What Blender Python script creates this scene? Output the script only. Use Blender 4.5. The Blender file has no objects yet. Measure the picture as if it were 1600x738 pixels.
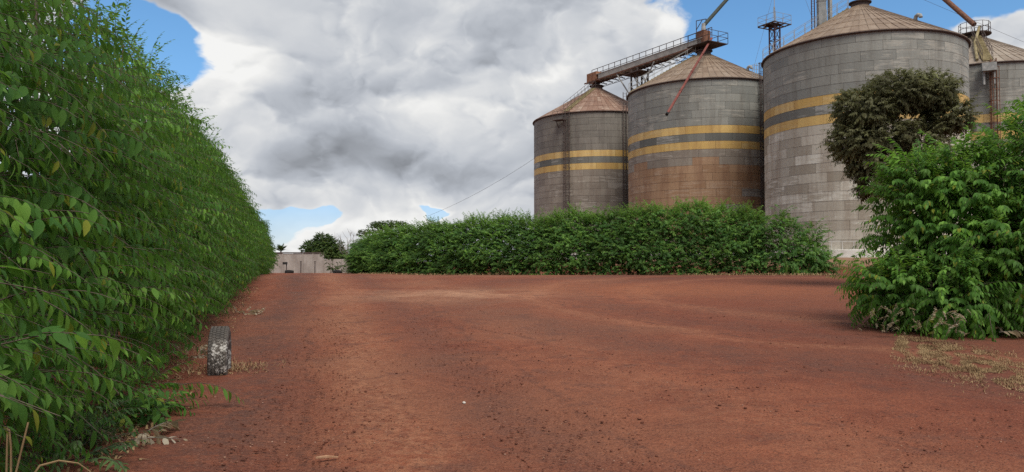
import bpy, bmesh, math, random
import numpy as np
from mathutils import Vector, Matrix, Euler, noise as mnoise
R_ = math.radians
random.seed(7); rng = np.random.default_rng(7)
S = bpy.context.scene
COL = S.collection

# ------------------------------------------------------------------ camera
F = 1209.0; PITCH = math.atan(41 / F); EYE = 1.7
cd = bpy.data.cameras.new('camera'); cam = bpy.data.objects.new('camera', cd); COL.objects.link(cam)
cd.sensor_fit = 'HORIZONTAL'; cd.sensor_width = 36; cd.lens = F / 1600 * 36
cd.clip_start = 0.05; cd.clip_end = 6000
cam.location = (0, 0, EYE); cam.rotation_euler = (math.pi / 2 + PITCH, 0, 0)
S.camera = cam
S.view_settings.view_transform = 'Standard'; S.view_settings.look = 'None'
S.view_settings.exposure = 0.58; S.view_settings.gamma = 1
S.cycles.use_denoising = False; S.cycles.max_bounces = 6; S.cycles.diffuse_bounces = 4; S.cycles.glossy_bounces = 2
S.cycles.transmission_bounces = 4; S.cycles.transparent_max_bounces = 4; S.cycles.volume_bounces = 0

def ray(px, py):
    x = (px - 800) / F; y = (369 - py) / F
    return Vector((x, math.cos(PITCH) - y * math.sin(PITCH), math.sin(PITCH) + y * math.cos(PITCH)))
def at(px, py, Y):
    d = ray(px, py); return Vector((0, 0, EYE)) + d * (Y / d.y)
def project(p):
    v = Vector(p) - Vector((0, 0, EYE))
    dep = v.y * math.cos(PITCH) + v.z * math.sin(PITCH)
    up = -v.y * math.sin(PITCH) + v.z * math.cos(PITCH)
    if dep < .05: return None
    return 800 + F * v.x / dep, 369 - F * up / dep, dep

# ------------------------------------------------------------------ node helpers
class NT:
    def __init__(s, tree): s.t = tree; s.n = tree.nodes; s.l = tree.links
    def new(s, ty, **kw):
        n = s.n.new(ty)
        for k, v in kw.items(): setattr(n, k, v)
        return n
    def put(s, sock, v):
        if hasattr(v, 'is_output'): s.l.new(v, sock)
        elif v is not None: sock.default_value = v
    def m(s, op, a=None, b=None, c=None, clamp=False):
        n = s.new('ShaderNodeMath', operation=op); n.use_clamp = clamp
        for i, v in enumerate((a, b, c)):
            if v is not None: s.put(n.inputs[i], v)
        return n.outputs[0]
    def vm(s, op, a=None, b=None, scale=None):
        n = s.new('ShaderNodeVectorMath', operation=op)
        if a is not None: s.put(n.inputs[0], a)
        if b is not None: s.put(n.inputs[1], b)
        if scale is not None: s.put(n.inputs['Scale'], scale)
        return n.outputs[0]
    def noise(s, vec, scale, detail=4, rough=.55, dist=0, dim='3D'):
        n = s.new('ShaderNodeTexNoise', noise_dimensions=dim)
        if vec is not None: s.put(n.inputs['Vector'], vec)
        n.inputs['Scale'].default_value = scale; n.inputs['Detail'].default_value = detail
        n.inputs['Roughness'].default_value = rough; n.inputs['Distortion'].default_value = dist
        return n.outputs[0]
    def mr(s, v, a, b, c=0., d=1., smooth=True):
        n = s.new('ShaderNodeMapRange'); n.interpolation_type = 'SMOOTHSTEP' if smooth else 'LINEAR'
        s.put(n.inputs[0], v)
        for i, q in enumerate((a, b, c, d)): s.put(n.inputs[i + 1], q)
        return n.outputs[0]
    def mix(s, f, a, b, bt='MIX'):
        n = s.new('ShaderNodeMix', data_type='RGBA', blend_type=bt)
        s.put(n.inputs[0], f)
        for i, q in ((6, a), (7, b)):
            if not hasattr(q, 'is_output'): q = tuple(q) + (1,) if len(q) == 3 else q
            s.put(n.inputs[i], q)
        return n.outputs[2]

# ------------------------------------------------------------------ sky, sun
SUN_EL, SUN_AZ = 56, 158           # azimuth clockwise from +Y: behind the camera, a little to its right
W = bpy.data.worlds.new('World'); S.world = W; W.use_nodes = True
w = NT(W.node_tree); w.n.clear()
sky = w.new('ShaderNodeTexSky', sky_type='NISHITA'); sky.sun_disc = False
sky.sun_elevation = R_(SUN_EL); sky.sun_rotation = R_(SUN_AZ); sky.altitude = 600; sky.air_density = 1.0; sky.dust_density = .6; sky.ozone_density = 1.5
tc = w.new('ShaderNodeTexCoord'); dirv = tc.outputs['Generated']
sx = w.new('ShaderNodeSeparateXYZ'); w.put(sx.inputs[0], dirv)
u = w.m('ARCTAN2', sx.outputs[0], sx.outputs[1]); v = w.m('ARCSINE', sx.outputs[2])
p = w.vm('MULTIPLY', dirv, (1, 1, 1.5))
wn = w.new('ShaderNodeTexNoise'); w.put(wn.inputs['Vector'], p); wn.inputs['Scale'].default_value = 5; wn.inputs['Detail'].default_value = 5
warp = w.vm('SCALE', w.vm('SUBTRACT', wn.outputs['Color'], (.5, .5, .5)), scale=.16)
pw = w.vm('ADD', p, warp)
sw = w.new('ShaderNodeSeparateXYZ'); w.put(sw.inputs[0], warp)
uw = w.m('ADD', u, w.m('MULTIPLY', sw.outputs[0], 1.1)); vw = w.m('ADD', v, w.m('MULTIPLY', sw.outputs[2], .9))
def uv_of(px, py):
    d = ray(px, py).normalized(); return math.atan2(d.x, d.y), math.asin(d.z)
def blob(px, py, rx, ry, amp):
    u0, v0 = uv_of(px, py); su, sv = rx / F, ry / F
    a = w.m('DIVIDE', w.m('SUBTRACT', uw, u0), su); b = w.m('DIVIDE', w.m('SUBTRACT', vw, v0), sv)
    e = w.m('EXPONENT', w.m('MULTIPLY', w.m('ADD', w.m('MULTIPLY', a, a), w.m('MULTIPLY', b, b)), -1.0))
    return w.m('MULTIPLY', e, amp)
def total(base, blobs):
    for b in blobs: base = w.m('ADD', base, blob(*b))
    return base
def billow(vec, scale, detail):
    """rounded heaps with creases between them: a ridged noise turned over"""
    n = w.new('ShaderNodeTexNoise', noise_dimensions='3D', noise_type='RIDGED_MULTIFRACTAL'); w.put(n.inputs['Vector'], vec)
    n.normalize = False
    n.inputs['Scale'].default_value = scale; n.inputs['Detail'].default_value = detail; n.inputs['Roughness'].default_value = .5
    n.inputs['Lacunarity'].default_value = 2.15; n.inputs['Offset'].default_value = .9; n.inputs['Gain'].default_value = 1.4
    return w.m('SUBTRACT', 1.0, w.m('MULTIPLY', n.outputs[0], .55))
n1 = w.noise(pw, 2.4, 3, .5); n3 = w.noise(w.vm('ADD', pw, (5, 2, 1)), 11, 8, .6)
o1 = w.vm('ADD', pw, (3.1, 1.7, .4)); o2 = w.vm('ADD', o1, (-.030, -.006, .036))
b1 = billow(o1, 3.4, 4); b2 = billow(o2, 3.4, 4)
o3 = w.vm('ADD', pw, (1.3, 4.1, 2.2)); b3 = billow(o3, 9.5, 6); b4 = billow(w.vm('ADD', o3, (-.008, -.002, .012)), 9.5, 6)
dens = w.m('ADD', w.m('MULTIPLY', w.m('SUBTRACT', n1, .5), 1.6), w.m('MULTIPLY', w.m('SUBTRACT', b1, .62), 1.3))
dens = w.m('ADD', dens, w.m('MULTIPLY', w.m('SUBTRACT', b3, .6), .55))
dens = w.m('ADD', dens, w.m('MULTIPLY', w.m('SUBTRACT', n3, .5), 1.05))
dens = total(w.m('ADD', dens, .34), [
    (560, 150, 330, 170, .9), (930, 60, 330, 190, .8), (310, -5, 110, 42, 1.3),
    (258, 92, 54, 46, -2.0), (175, 70, 60, 120, -.8), (1310, 70, 180, 120, -2.0), (1170, 95, 60, 55, -1.1), (1420, -60, 260, 90, -1.4), (1190, 30, 40, 60, -.35),
    (1590, 85, 120, 55, 1.7), (1580, 48, 70, 32, 1.9), (620, 240, 240, 60, .5), (432, 338, 48, 16, -1.7), (700, 322, 60, 10, -1.7), (684, 334, 26, 12, -1.6), (395, 372, 60, 20, -.8),
    (522, 364, 50, 26, 1.1), (610, 338, 50, 18, .7), (775, 330, 75, 28, 1.1), (820, 200, 60, 90, .25), (520, 300, 300, 18, .7)])
n4 = w.noise(w.vm('ADD', pw, (9, 3, 6)), 30, 6, .62)
dens = w.m('ADD', dens, w.m('MULTIPLY', w.m('SUBTRACT', n4, .5), .55))
alpha = w.m('MAXIMUM', w.mr(dens, -.12, .26), w.mr(v, .0, .12, .42, .0))
depth = w.mr(dens, .0, 1.1)
light = w.m('SUBTRACT', b1, b2)             # billows: lit from above left, shaded below
bri = w.m('ADD', w.m('SUBTRACT', .72, w.m('MULTIPLY', depth, .20)), w.m('ADD', w.m('MULTIPLY', light, .60), w.m('MULTIPLY', w.m('SUBTRACT', b3, b4), .50)))
bri = w.m('ADD', bri, w.m('MULTIPLY', w.m('SUBTRACT', n1, .5), .10))
bri = w.m('ADD', bri, w.m('MULTIPLY', w.m('SUBTRACT', n3, .5), .20))
bri = total(bri, [
    (350, 120, 60, 120, .30), (335, 60, 60, 50, .10), (540, 105, 40, 45, .15), (690, 180, 50, 36, .20), (640, 130, 40, 40, .08), (740, 120, 30, 30, .10), (330, 160, 50, 60, .10), (600, 30, 150, 50, .10), (470, 40, 70, 50, .08), (860, 120, 40, 50, .10),
    (540, 250, 170, 30, -.24), (700, 272, 100, 22, -.22), (620, 215, 120, 40, -.10), (450, 225, 110, 60, -.07), (760, 60, 140, 90, -.06), (880, 40, 110, 90, -.07), (560, 170, 150, 60, -.05),
    (440, 302, 170, 18, .12), (620, 300, 200, 18, .06), (560, 352, 260, 26, .22), (520, 358, 50, 22, .12), (770, 328, 60, 22, .12), (1590, 80, 120, 70, .18), (300, 5, 90, 36, -.22), (392, 52, 24, 20, -.18), (1010, 40, 100, 90, .06)])
bri = w.m('ADD', .16, w.m('MULTIPLY', w.mr(bri, -.02, .96, 0, 1, False), .45))
ccol = w.mix(w.mr(bri, .30, .60), (.90, .96, 1.06), (1.0, 1.0, .985))
ccol = w.vm('SCALE', ccol, scale=w.m('MULTIPLY', bri, 10.0))
skyc = w.vm('MULTIPLY', sky.outputs[0], w.mix(w.mr(v, .0, .28), (.52, .63, .86), (.64, .92, 1.06)))
fin = w.mix(alpha, skyc, ccol)
bg = w.new('ShaderNodeBackground'); w.put(bg.inputs[0], fin); bg.inputs[1].default_value = .1
wo = w.new('ShaderNodeOutputWorld'); w.l.new(bg.outputs[0], wo.inputs[0])
W.cycles.sampling_method = 'MANUAL'; W.cycles.sample_map_resolution = 512

ld = bpy.data.lights.new('sun', 'SUN'); ld.energy = 2.5; ld.angle = R_(30); ld.color = (1, .96, .88)
sun = bpy.data.objects.new('sun', ld); COL.objects.link(sun); sun.location = (-20, -30, 60)
sd = Vector((math.sin(R_(SUN_AZ)) * math.cos(R_(SUN_EL)), math.cos(R_(SUN_AZ)) * math.cos(R_(SUN_EL)), math.sin(R_(SUN_EL))))
sun.rotation_euler = sd.to_track_quat('Z', 'Y').to_euler()

# ------------------------------------------------------------------ materials
def mat(name, rough=.8, spec=.3):
    m = bpy.data.materials.new(name); m.use_nodes = True
    t = NT(m.node_tree); b = t.n['Principled BSDF']
    b.inputs['Roughness'].default_value = rough; b.inputs['Specular IOR Level'].default_value = spec
    return m, t, b
def bump(t, b, h, strength=.4, dist=.02):
    n = t.new('ShaderNodeBump'); n.inputs['Strength'].default_value = strength; n.inputs['Distance'].default_value = dist
    t.put(n.inputs['Height'], h); t.l.new(n.outputs[0], b.inputs['Normal'])
def plain(name, c1, c2, scale=6, rough=.8, spec=.3, metal=0, bmp=.2):
    m, t, b = mat(name, rough, spec)
    g = t.new('ShaderNodeNewGeometry'); n = t.noise(g.outputs['Position'], scale, 6, .6)
    t.put(b.inputs['Base Color'], t.mix(t.mr(n, .35, .65), c1, c2)); b.inputs['Metallic'].default_value = metal
    bump(t, b, n, bmp, .01)
    return m
def leafmat(name, dark, mid, young, trans, rough=.42, yellow=.03):
    m, t, b = mat(name, rough, .22)
    a = t.new('ShaderNodeAttribute', attribute_name='lr'); oi = t.new('ShaderNodeObjectInfo')
    r = t.m('FRACT', t.m('ADD', a.outputs['Fac'], oi.outputs['Random']))
    g = t.new('ShaderNodeNewGeometry')
    big = t.mr(t.noise(g.outputs['Position'], .55, 3, .5), .35, .65)
    tw_ = t.m('ADD', t.m('MULTIPLY', oi.outputs['Random'], .55), t.m('MULTIPLY', a.outputs['Fac'], .45))
    c = t.mix(tw_, dark, mid)
    c = t.mix(t.m('MULTIPLY', t.mr(tw_, .45, .90), t.m('ADD', t.m('MULTIPLY', big, .7), .3)), c, young)
    c = t.mix(t.mr(r, 1 - yellow, 1 - yellow + .001), c, (.22, .24, .03))
    v2 = t.new('ShaderNodeHueSaturation'); t.put(v2.inputs['Color'], c)
    t.put(v2.inputs['Value'], t.m('ADD', .78, t.m('MULTIPLY', big, .44)))
    c = v2.outputs[0]
    t.put(b.inputs['Base Color'], c)
    tr = t.new('ShaderNodeBsdfTranslucent'); t.put(tr.inputs[0], t.mix(.5, c, trans))
    ms = t.new('ShaderNodeMixShader'); ms.inputs[0].default_value = .48
    t.l.new(b.outputs[0], ms.inputs[1]); t.l.new(tr.outputs[0], ms.inputs[2])
    t.l.new(ms.outputs[0], t.n['Material Output'].inputs[0])
    return m
M = {}
M['leaf'] = leafmat('hedge_leaf', (.040, .110, .022), (.088, .21, .036), (.18, .34, .055), (.20, .38, .04), .6)
M['leaf_far'] = leafmat('far_hedge_leaf', (.044, .118, .028), (.088, .198, .044), (.16, .28, .060), (.19, .34, .04), .6, yellow=.0)
M['leaf_bright'] = leafmat('shrub_leaf', (.044, .115, .018), (.092, .22, .032), (.19, .36, .055), (.21, .40, .04), .58)
M['leaf_young'] = leafmat('young_leaf', (.085, .19, .035), (.14, .27, .045), (.20, .34, .06), (.24, .40, .04), .6, yellow=0)
M['leaf_olive'] = leafmat('olive_leaf', (.085, .086, .038), (.155, .15, .072), (.19, .20, .08), (.15, .16, .05), rough=.55, yellow=.0)
M['leaf_tree'] = leafmat('tree_leaf', (.035, .075, .020), (.075, .13, .03), (.13, .18, .04), (.12, .18, .03), rough=.55, yellow=0)
M['leaf_weed'] = leafmat('weed_leaf', (.04, .085, .03), (.075, .15, .05), (.13, .21, .07), (.1, .16, .04), yellow=.02)
M['leaf_dead'] = leafmat('dead_leaf', (.22, .15, .08), (.38, .30, .20), (.50, .44, .34), (.3, .24, .12), rough=.9, yellow=0)
M['bark'] = plain('bark', (.07, .05, .035), (.13, .10, .075), 14)
M['bark_pale'] = plain('pale_bark', (.14, .12, .10), (.24, .21, .18), 14)
M['straw'] = plain('dry_straw', (.17, .105, .055), (.34, .235, .125), 3, .9, .1)
M['straw_dark'] = plain('matted_straw', (.16, .10, .052), (.34, .235, .125), 3, .95, .05)
M['rust'] = plain('rusty_steel', (.10, .045, .028), (.19, .085, .05), 5)
M['rust_hood'] = plain('orange_rust', (.20, .085, .045), (.30, .15, .085), 3)
M['dark_steel'] = plain('dark_steel', (.045, .035, .032), (.09, .06, .052), 6)
M['purple_steel'] = plain('oxide_painted_steel', (.05, .028, .04), (.09, .05, .06), 6)
M['red_pipe'] = plain('red_oxide_pipe', (.13, .036, .027), (.19, .055, .042), 2)
M['black'] = plain('black_rubber', (.012, .011, .01), (.025, .022, .02), 8)
M['green_pipe'] = plain('dark_green_pipe', (.03, .038, .03), (.05, .055, .045), 3)
M['grey_steel'] = plain('grey_galvanised', (.22, .22, .21), (.34, .33, .31), 4, .6, .4)
M['casing'] = plain('elevator_casing', (.16, .165, .16), (.25, .25, .24), 1.2, .6, .4)
M['trough'] = plain('conveyor_sheet', (.27, .26, .235), (.38, .36, .325), 1.6)
M['yellow_stair'] = plain('dusty_yellow', (.20, .155, .075), (.29, .235, .125), 1.5)
M['pale_rail'] = plain('pale_rail', (.42, .41, .38), (.52, .50, .46), 4)
M['stone'] = plain('white_pebble', (.36, .31, .27), (.5, .45, .4), 9)
M['wood'] = plain('splintered_wood', (.30, .16, .09), (.42, .26, .16), 12)

def sheetmat(name, c1, c2, pale, stain, stain_amt=.5, streak=.5, rough=.62, metal=.0, rust=False):
    """galvanised sheet: every sheet its own tone, worn pale patches, dusty vertical runs, fine corrugation"""
    m, t, b = mat(name, rough, .35)
    oi = t.new('ShaderNodeObjectInfo'); g = t.new('ShaderNodeNewGeometry'); P = g.outputs['Position']
    tc_ = t.new('ShaderNodeTexCoord'); O = tc_.outputs['Object']
    off = t.vm('SCALE', (17.3, 31.1, 5.7), scale=oi.outputs['Random'])
    q = t.vm('ADD', P, off)
    c = t.mix(oi.outputs['Random'], c1, c2)
    n = t.noise(t.vm('MULTIPLY', q, (.5, .5, 4.)), 1.3, 6, .65)
    r2 = t.m('FRACT', t.m('MULTIPLY', oi.outputs['Random'], 37.7))
    c = t.mix(t.m('MULTIPLY', t.mr(t.m('ADD', n, t.m('MULTIPLY', r2, .26)), .66, .80), streak), c, pale)
    s = t.noise(t.vm('MULTIPLY', P, (1.2, 1.2, .16)), 1.1, 6, .7)
    c = t.mix(t.m('MULTIPLY', t.mr(s, .42, .66), stain_amt), c, stain)
    if rust:
        sr = t.new('ShaderNodeSeparateXYZ'); t.put(sr.inputs[0], P)
        c = t.mix(t.m('MULTIPLY', t.mr(t.m('ADD', sr.outputs[0], t.m('MULTIPLY', s, 3.)), 25.6, 28.4), .8), c, (.075, .03, .018))  # rust stain and the ladder's shadow, both painted in as a darker right edge
    f = t.noise(t.vm('MULTIPLY', P, (3, 3, 9)), 3, 5, .7)
    h = t.new('ShaderNodeHueSaturation'); t.put(h.inputs['Color'], c); t.put(h.inputs['Value'], t.mr(f, .25, .75, .88, 1.12))
    t.put(b.inputs['Base Color'], h.outputs[0]); b.inputs['Metallic'].default_value = metal
    sp = t.new('ShaderNodeSeparateXYZ'); t.put(sp.inputs[0], P)
    corr = t.m('SINE', t.m('MULTIPLY', sp.outputs[2], 2 * math.pi / .105))
    bump(t, b, t.m('ADD', t.m('MULTIPLY', corr, .5), f), .22, .012)
    return m
M['sheet_upper'] = sheetmat('silo_sheet_upper', (.178, .178, .160), (.25, .246, .218), (.34, .32, .275), (.105, .09, .072), .45, .75)
M['sheet_upper_brown'] = sheetmat('silo_sheet_upper_brown', (.14, .125, .105), (.19, .168, .142), (.23, .205, .17), (.075, .06, .05), .5, .3)
M['sheet_lower'] = sheetmat('silo_sheet_lower', (.27, .235, .185), (.47, .43, .36), (.56, .53, .46), (.21, .155, .11), .5, .85)
M['sheet_lower_brown'] = sheetmat('silo_sheet_lower_brown', (.18, .15, .12), (.275, .235, .19), (.37, .33, .28), (.15, .11, .085), .5, .7)
M['sheet_dust'] = sheetmat('silo_sheet_dusty', (.26, .148, .078), (.33, .205, .12), (.40, .30, .215), (.17, .08, .042), .55, .5, rust=True)
M['sheet_yellow'] = sheetmat('silo_sheet_yellow', (.46, .29, .085), (.61, .42, .155), (.52, .40, .21), (.33, .19, .065), .6, .5)
M['sheet_band'] = sheetmat('silo_sheet_dark_band', (.10, .10, .088), (.165, .16, .14), (.34, .33, .30), (.07, .06, .05), .4, .7)
M['roof_sheet'] = sheetmat('silo_roof_sheet', (.180, .126, .086), (.25, .182, .128), (.32, .26, .20), (.135, .08, .05), .55, .3)
M['roof_sheet_rusty'] = sheetmat('silo_roof_rusty', (.19, .105, .07), (.25, .155, .11), (.40, .31, .24), (.12, .06, .04), .55, .6)
M['roof_sheet_pale'] = sheetmat('silo_roof_pale', (.22, .17, .125), (.29, .235, .18), (.36, .31, .26), (.16, .11, .08), .5, .4)
M['core'] = plain('silo_core', (.05, .046, .04), (.08, .07, .06), 3)
M['plinth'] = plain('whitewashed_concrete', (.52, .48, .43), (.66, .63, .58), 2, .85)

def wallmat():
    m, t, b = mat('concrete_block_wall', .9, .2)
    g = t.new('ShaderNodeNewGeometry'); P = g.outputs['Position']
    n = t.noise(t.vm('MULTIPLY', P, (1, 1, .4)), 1.1, 6, .65); n2_ = t.noise(P, 9, 4, .6)
    c = t.mix(t.mr(n, .3, .7), (.25, .21, .185), (.37, .325, .29))
    sp = t.new('ShaderNodeSeparateXYZ'); t.put(sp.inputs[0], P)
    c = t.mix(t.m('MULTIPLY', t.mr(n2_, .4, .7), .35), c, (.2, .15, .12))
    t.put(b.inputs['Base Color'], c); bump(t, b, n2_, .3, .01)
    return m
M['wall'] = wallmat()

def tyremat():
    m, t, b = mat('whitewashed_tyre', .85, .25)
    tc_ = t.new('ShaderNodeTexCoord'); O = tc_.outputs['Object']; g = t.new('ShaderNodeNewGeometry'); P = g.outputs['Position']
    n = t.noise(O, 15, 7, .72, .4); k = t.noise(O, 4, 3, .6)
    sp = t.new('ShaderNodeSeparateXYZ'); t.put(sp.inputs[0], P)
    low = t.mr(sp.outputs[2], .62, .45, 0, .85)        # the whitewash was brushed on up to two thirds
    amt = t.m('MULTIPLY', t.mr(t.m('ADD', n, t.m('MULTIPLY', t.m('SUBTRACT', k, .5), .3)), .50, .58), low)
    c = t.mix(t.mr(k, .3, .7), (.06, .053, .048), (.115, .097, .082))
    c = t.mix(amt, c, (.50, .475, .44))
    t.put(b.inputs['Base Color'], c); bump(t, b, n, .3, .01)
    return m
M['tyre'] = tyremat()

def groundmat():
    m, t, b = mat('red_dirt', .92, .18)
    g = t.new('ShaderNodeNewGeometry'); P = g.outputs['Position']
    sp = t.new('ShaderNodeSeparateXYZ'); t.put(sp.inputs[0], P)
    big = t.noise(P, .16, 4, .55, .4); mid = t.noise(P, .8, 6, .62, .5); fine = t.noise(P, 7, 7, .68); grit = t.noise(P, 42, 4, .7)
    md2 = t.noise(P, 2.6, 6, .66, .3)
    c = t.mix(t.mr(t.m('ADD', t.m('MULTIPLY', mid, .55), t.m('MULTIPLY', md2, .45)), .36, .64), (.150, .041, .021), (.245, .076, .037))
    c = t.mix(t.m('MULTIPLY', t.mr(big, .42, .62), .7), c, (.215, .085, .046))
    rx = t.mr(t.m('ADD', sp.outputs[0], t.m('MULTIPLY', t.m('SUBTRACT', mid, .5), 3)), 2.5, 7)
    c = t.mix(t.m('MULTIPLY', rx, .6), c, (.125, .034, .020))
    # wheel tracks: greyer compacted gravel, running down the yard and curving to the right
    xx = t.m('ADD', sp.outputs[0], t.m('MULTIPLY', sp.outputs[1], .25))
    xx = t.m('ADD', xx, t.m('MULTIPLY', t.m('SUBTRACT', big, .5), 2.2))
    def band(src, c0, wd, amp):
        a = t.m('DIVIDE', t.m('SUBTRACT', src, c0), wd)
        return t.m('MULTIPLY', t.m('EXPONENT', t.m('MULTIPLY', t.m('MULTIPLY', a, a), -1)), amp)
    tr = t.m('ADD', band(xx, -.95, .75, 1.), band(xx, 2.2, .6, .6))
    rr = t.m('SQRT', t.m('ADD', t.m('POWER', t.m('SUBTRACT', sp.outputs[0], 16), 2), t.m('POWER', t.m('SUBTRACT', sp.outputs[1], 26), 2)))
    rr = t.m('ADD', rr, t.m('MULTIPLY', t.m('SUBTRACT', big, .5), 4))
    tr = t.m('ADD', tr, t.m('ADD', band(rr, 17.5, 1.1, .75), band(rr, 13.6, .8, .6)))
    tr = t.m('MULTIPLY', tr, t.mr(t.m('ADD', t.m('MULTIPLY', mid, .5), t.m('MULTIPLY', fine, .5)), .34, .62))
    c = t.mix(t.m('MINIMUM', t.m('MULTIPLY', tr, 1.05), .9), c, (.088, .040, .030))
    rut = t.m('ADD', t.m('ADD', band(rr, 15.4, .35, .5), band(rr, 11.6, .45, .5)), t.m('ADD', band(xx, .75, .6, .75), band(xx, 4.6, 1.0, .3)))
    c = t.mix(t.m('MULTIPLY', rut, t.mr(fine, .35, .65)), c, (.33, .145, .078))
    thin = t.m('ADD', t.m('ADD', band(rr, 14.9, .07, 1.), band(rr, 14.55, .07, .9)), t.m('ADD', t.m('ADD', band(rr, 12.75, .06, .8), band(rr, 18.9, .1, .8)), t.m('ADD', band(xx, -1.75, .06, 1.), t.m('ADD', band(xx, -.15, .06, .9), band(xx, 3.1, .07, .7)))))
    tread = t.m('MULTIPLY', thin, t.m('MULTIPLY', t.mr(mid, .40, .58), t.mr(fine, .36, .6)))
    c = t.mix(t.m('MINIMUM', t.m('MULTIPLY', tread, .8), .8), c, (.075, .031, .022))
    # pale dust swept over the crest of the yard
    dx = t.m('DIVIDE', t.m('ADD', sp.outputs[0], 1.9), 3.2); dy = t.m('DIVIDE', t.m('SUBTRACT', sp.outputs[1], 26.5), 2.2)
    du = t.m('EXPONENT', t.m('MULTIPLY', t.m('ADD', t.m('MULTIPLY', dx, dx), t.m('MULTIPLY', dy, dy)), -1))
    c = t.mix(t.m('MULTIPLY', du, t.mr(mid, .35, .6, .2, .9)), c, (.40, .215, .13))
    dy2 = t.m('DIVIDE', t.m('SUBTRACT', sp.outputs[1], 29), 4.); dx2 = t.m('DIVIDE', t.m('SUBTRACT', sp.outputs[0], 6.5), 7.)
    du2 = t.m('EXPONENT', t.m('MULTIPLY', t.m('ADD', t.m('MULTIPLY', dx2, dx2), t.m('MULTIPLY', dy2, dy2)), -1))
    c = t.mix(t.m('MULTIPLY', du2, .55), c, (.31, .105, .045))
    c = t.mix(t.m('MULTIPLY', t.mr(t.noise(t.vm('ADD', P, (40, 0, 0)), 1.5, 7, .7, .3), .52, .66), .55), c, (.105, .045, .032))
    # dark grit and pale grains
    vo = t.new('ShaderNodeTexVoronoi'); t.put(vo.inputs['Vector'], P); vo.inputs['Scale'].default_value = 21; vo.inputs['Randomness'].default_value = 1
    spots = t.m('MULTIPLY', t.mr(vo.outputs['Distance'], .22, .10), t.mr(fine, .46, .6))
    c = t.mix(t.m('MULTIPLY', spots, .7), c, (.055, .026, .020))
    g2 = t.noise(P, 16, 6, .75); g3 = t.noise(P, 95, 3, .7)
    c = t.mix(t.m('MULTIPLY', t.mr(grit, .54, .68), .42), c, (.34, .17, .11))
    c = t.mix(t.m('MULTIPLY', t.mr(grit, .47, .33), .72), c, (.065, .026, .019))
    c = t.mix(t.m('MULTIPLY', t.mr(g2, .47, .34), .70), c, (.075, .030, .021))
    c = t.mix(t.m('MULTIPLY', t.mr(g3, .46, .34), .50), c, (.07, .030, .022))
    c = t.mix(t.m('MULTIPLY', t.mr(g2, .56, .68), .40), c, (.30, .125, .07))
    # bank below the silos: paler, scraped earth
    bk = t.mr(sp.outputs[2], 1.15, 1.7)
    c = t.mix(t.m('MULTIPLY', bk, .8), c, t.mix(mid, (.20, .115, .07), (.30, .20, .13)))
    t.put(b.inputs['Base Color'], c)
    vo2 = t.new('ShaderNodeTexVoronoi'); t.put(vo2.inputs['Vector'], P); vo2.inputs['Scale'].default_value = 34
    h = t.m('ADD', t.m('ADD', t.m('MULTIPLY', fine, 1.), t.m('MULTIPLY', grit, .45)), t.m('MULTIPLY', t.mr(vo2.outputs['Distance'], .5, .1), .35))
    bump(t, b, h, .75, .035)
    return m
M['ground'] = groundmat()
M['clod'] = plain('earth_clod', (.075, .030, .021), (.165, .062, .040), 5, .95, .1)
M['clod_pale'] = plain('pale_grit', (.22, .12, .08), (.36, .22, .16), 5, .95, .1)

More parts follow.
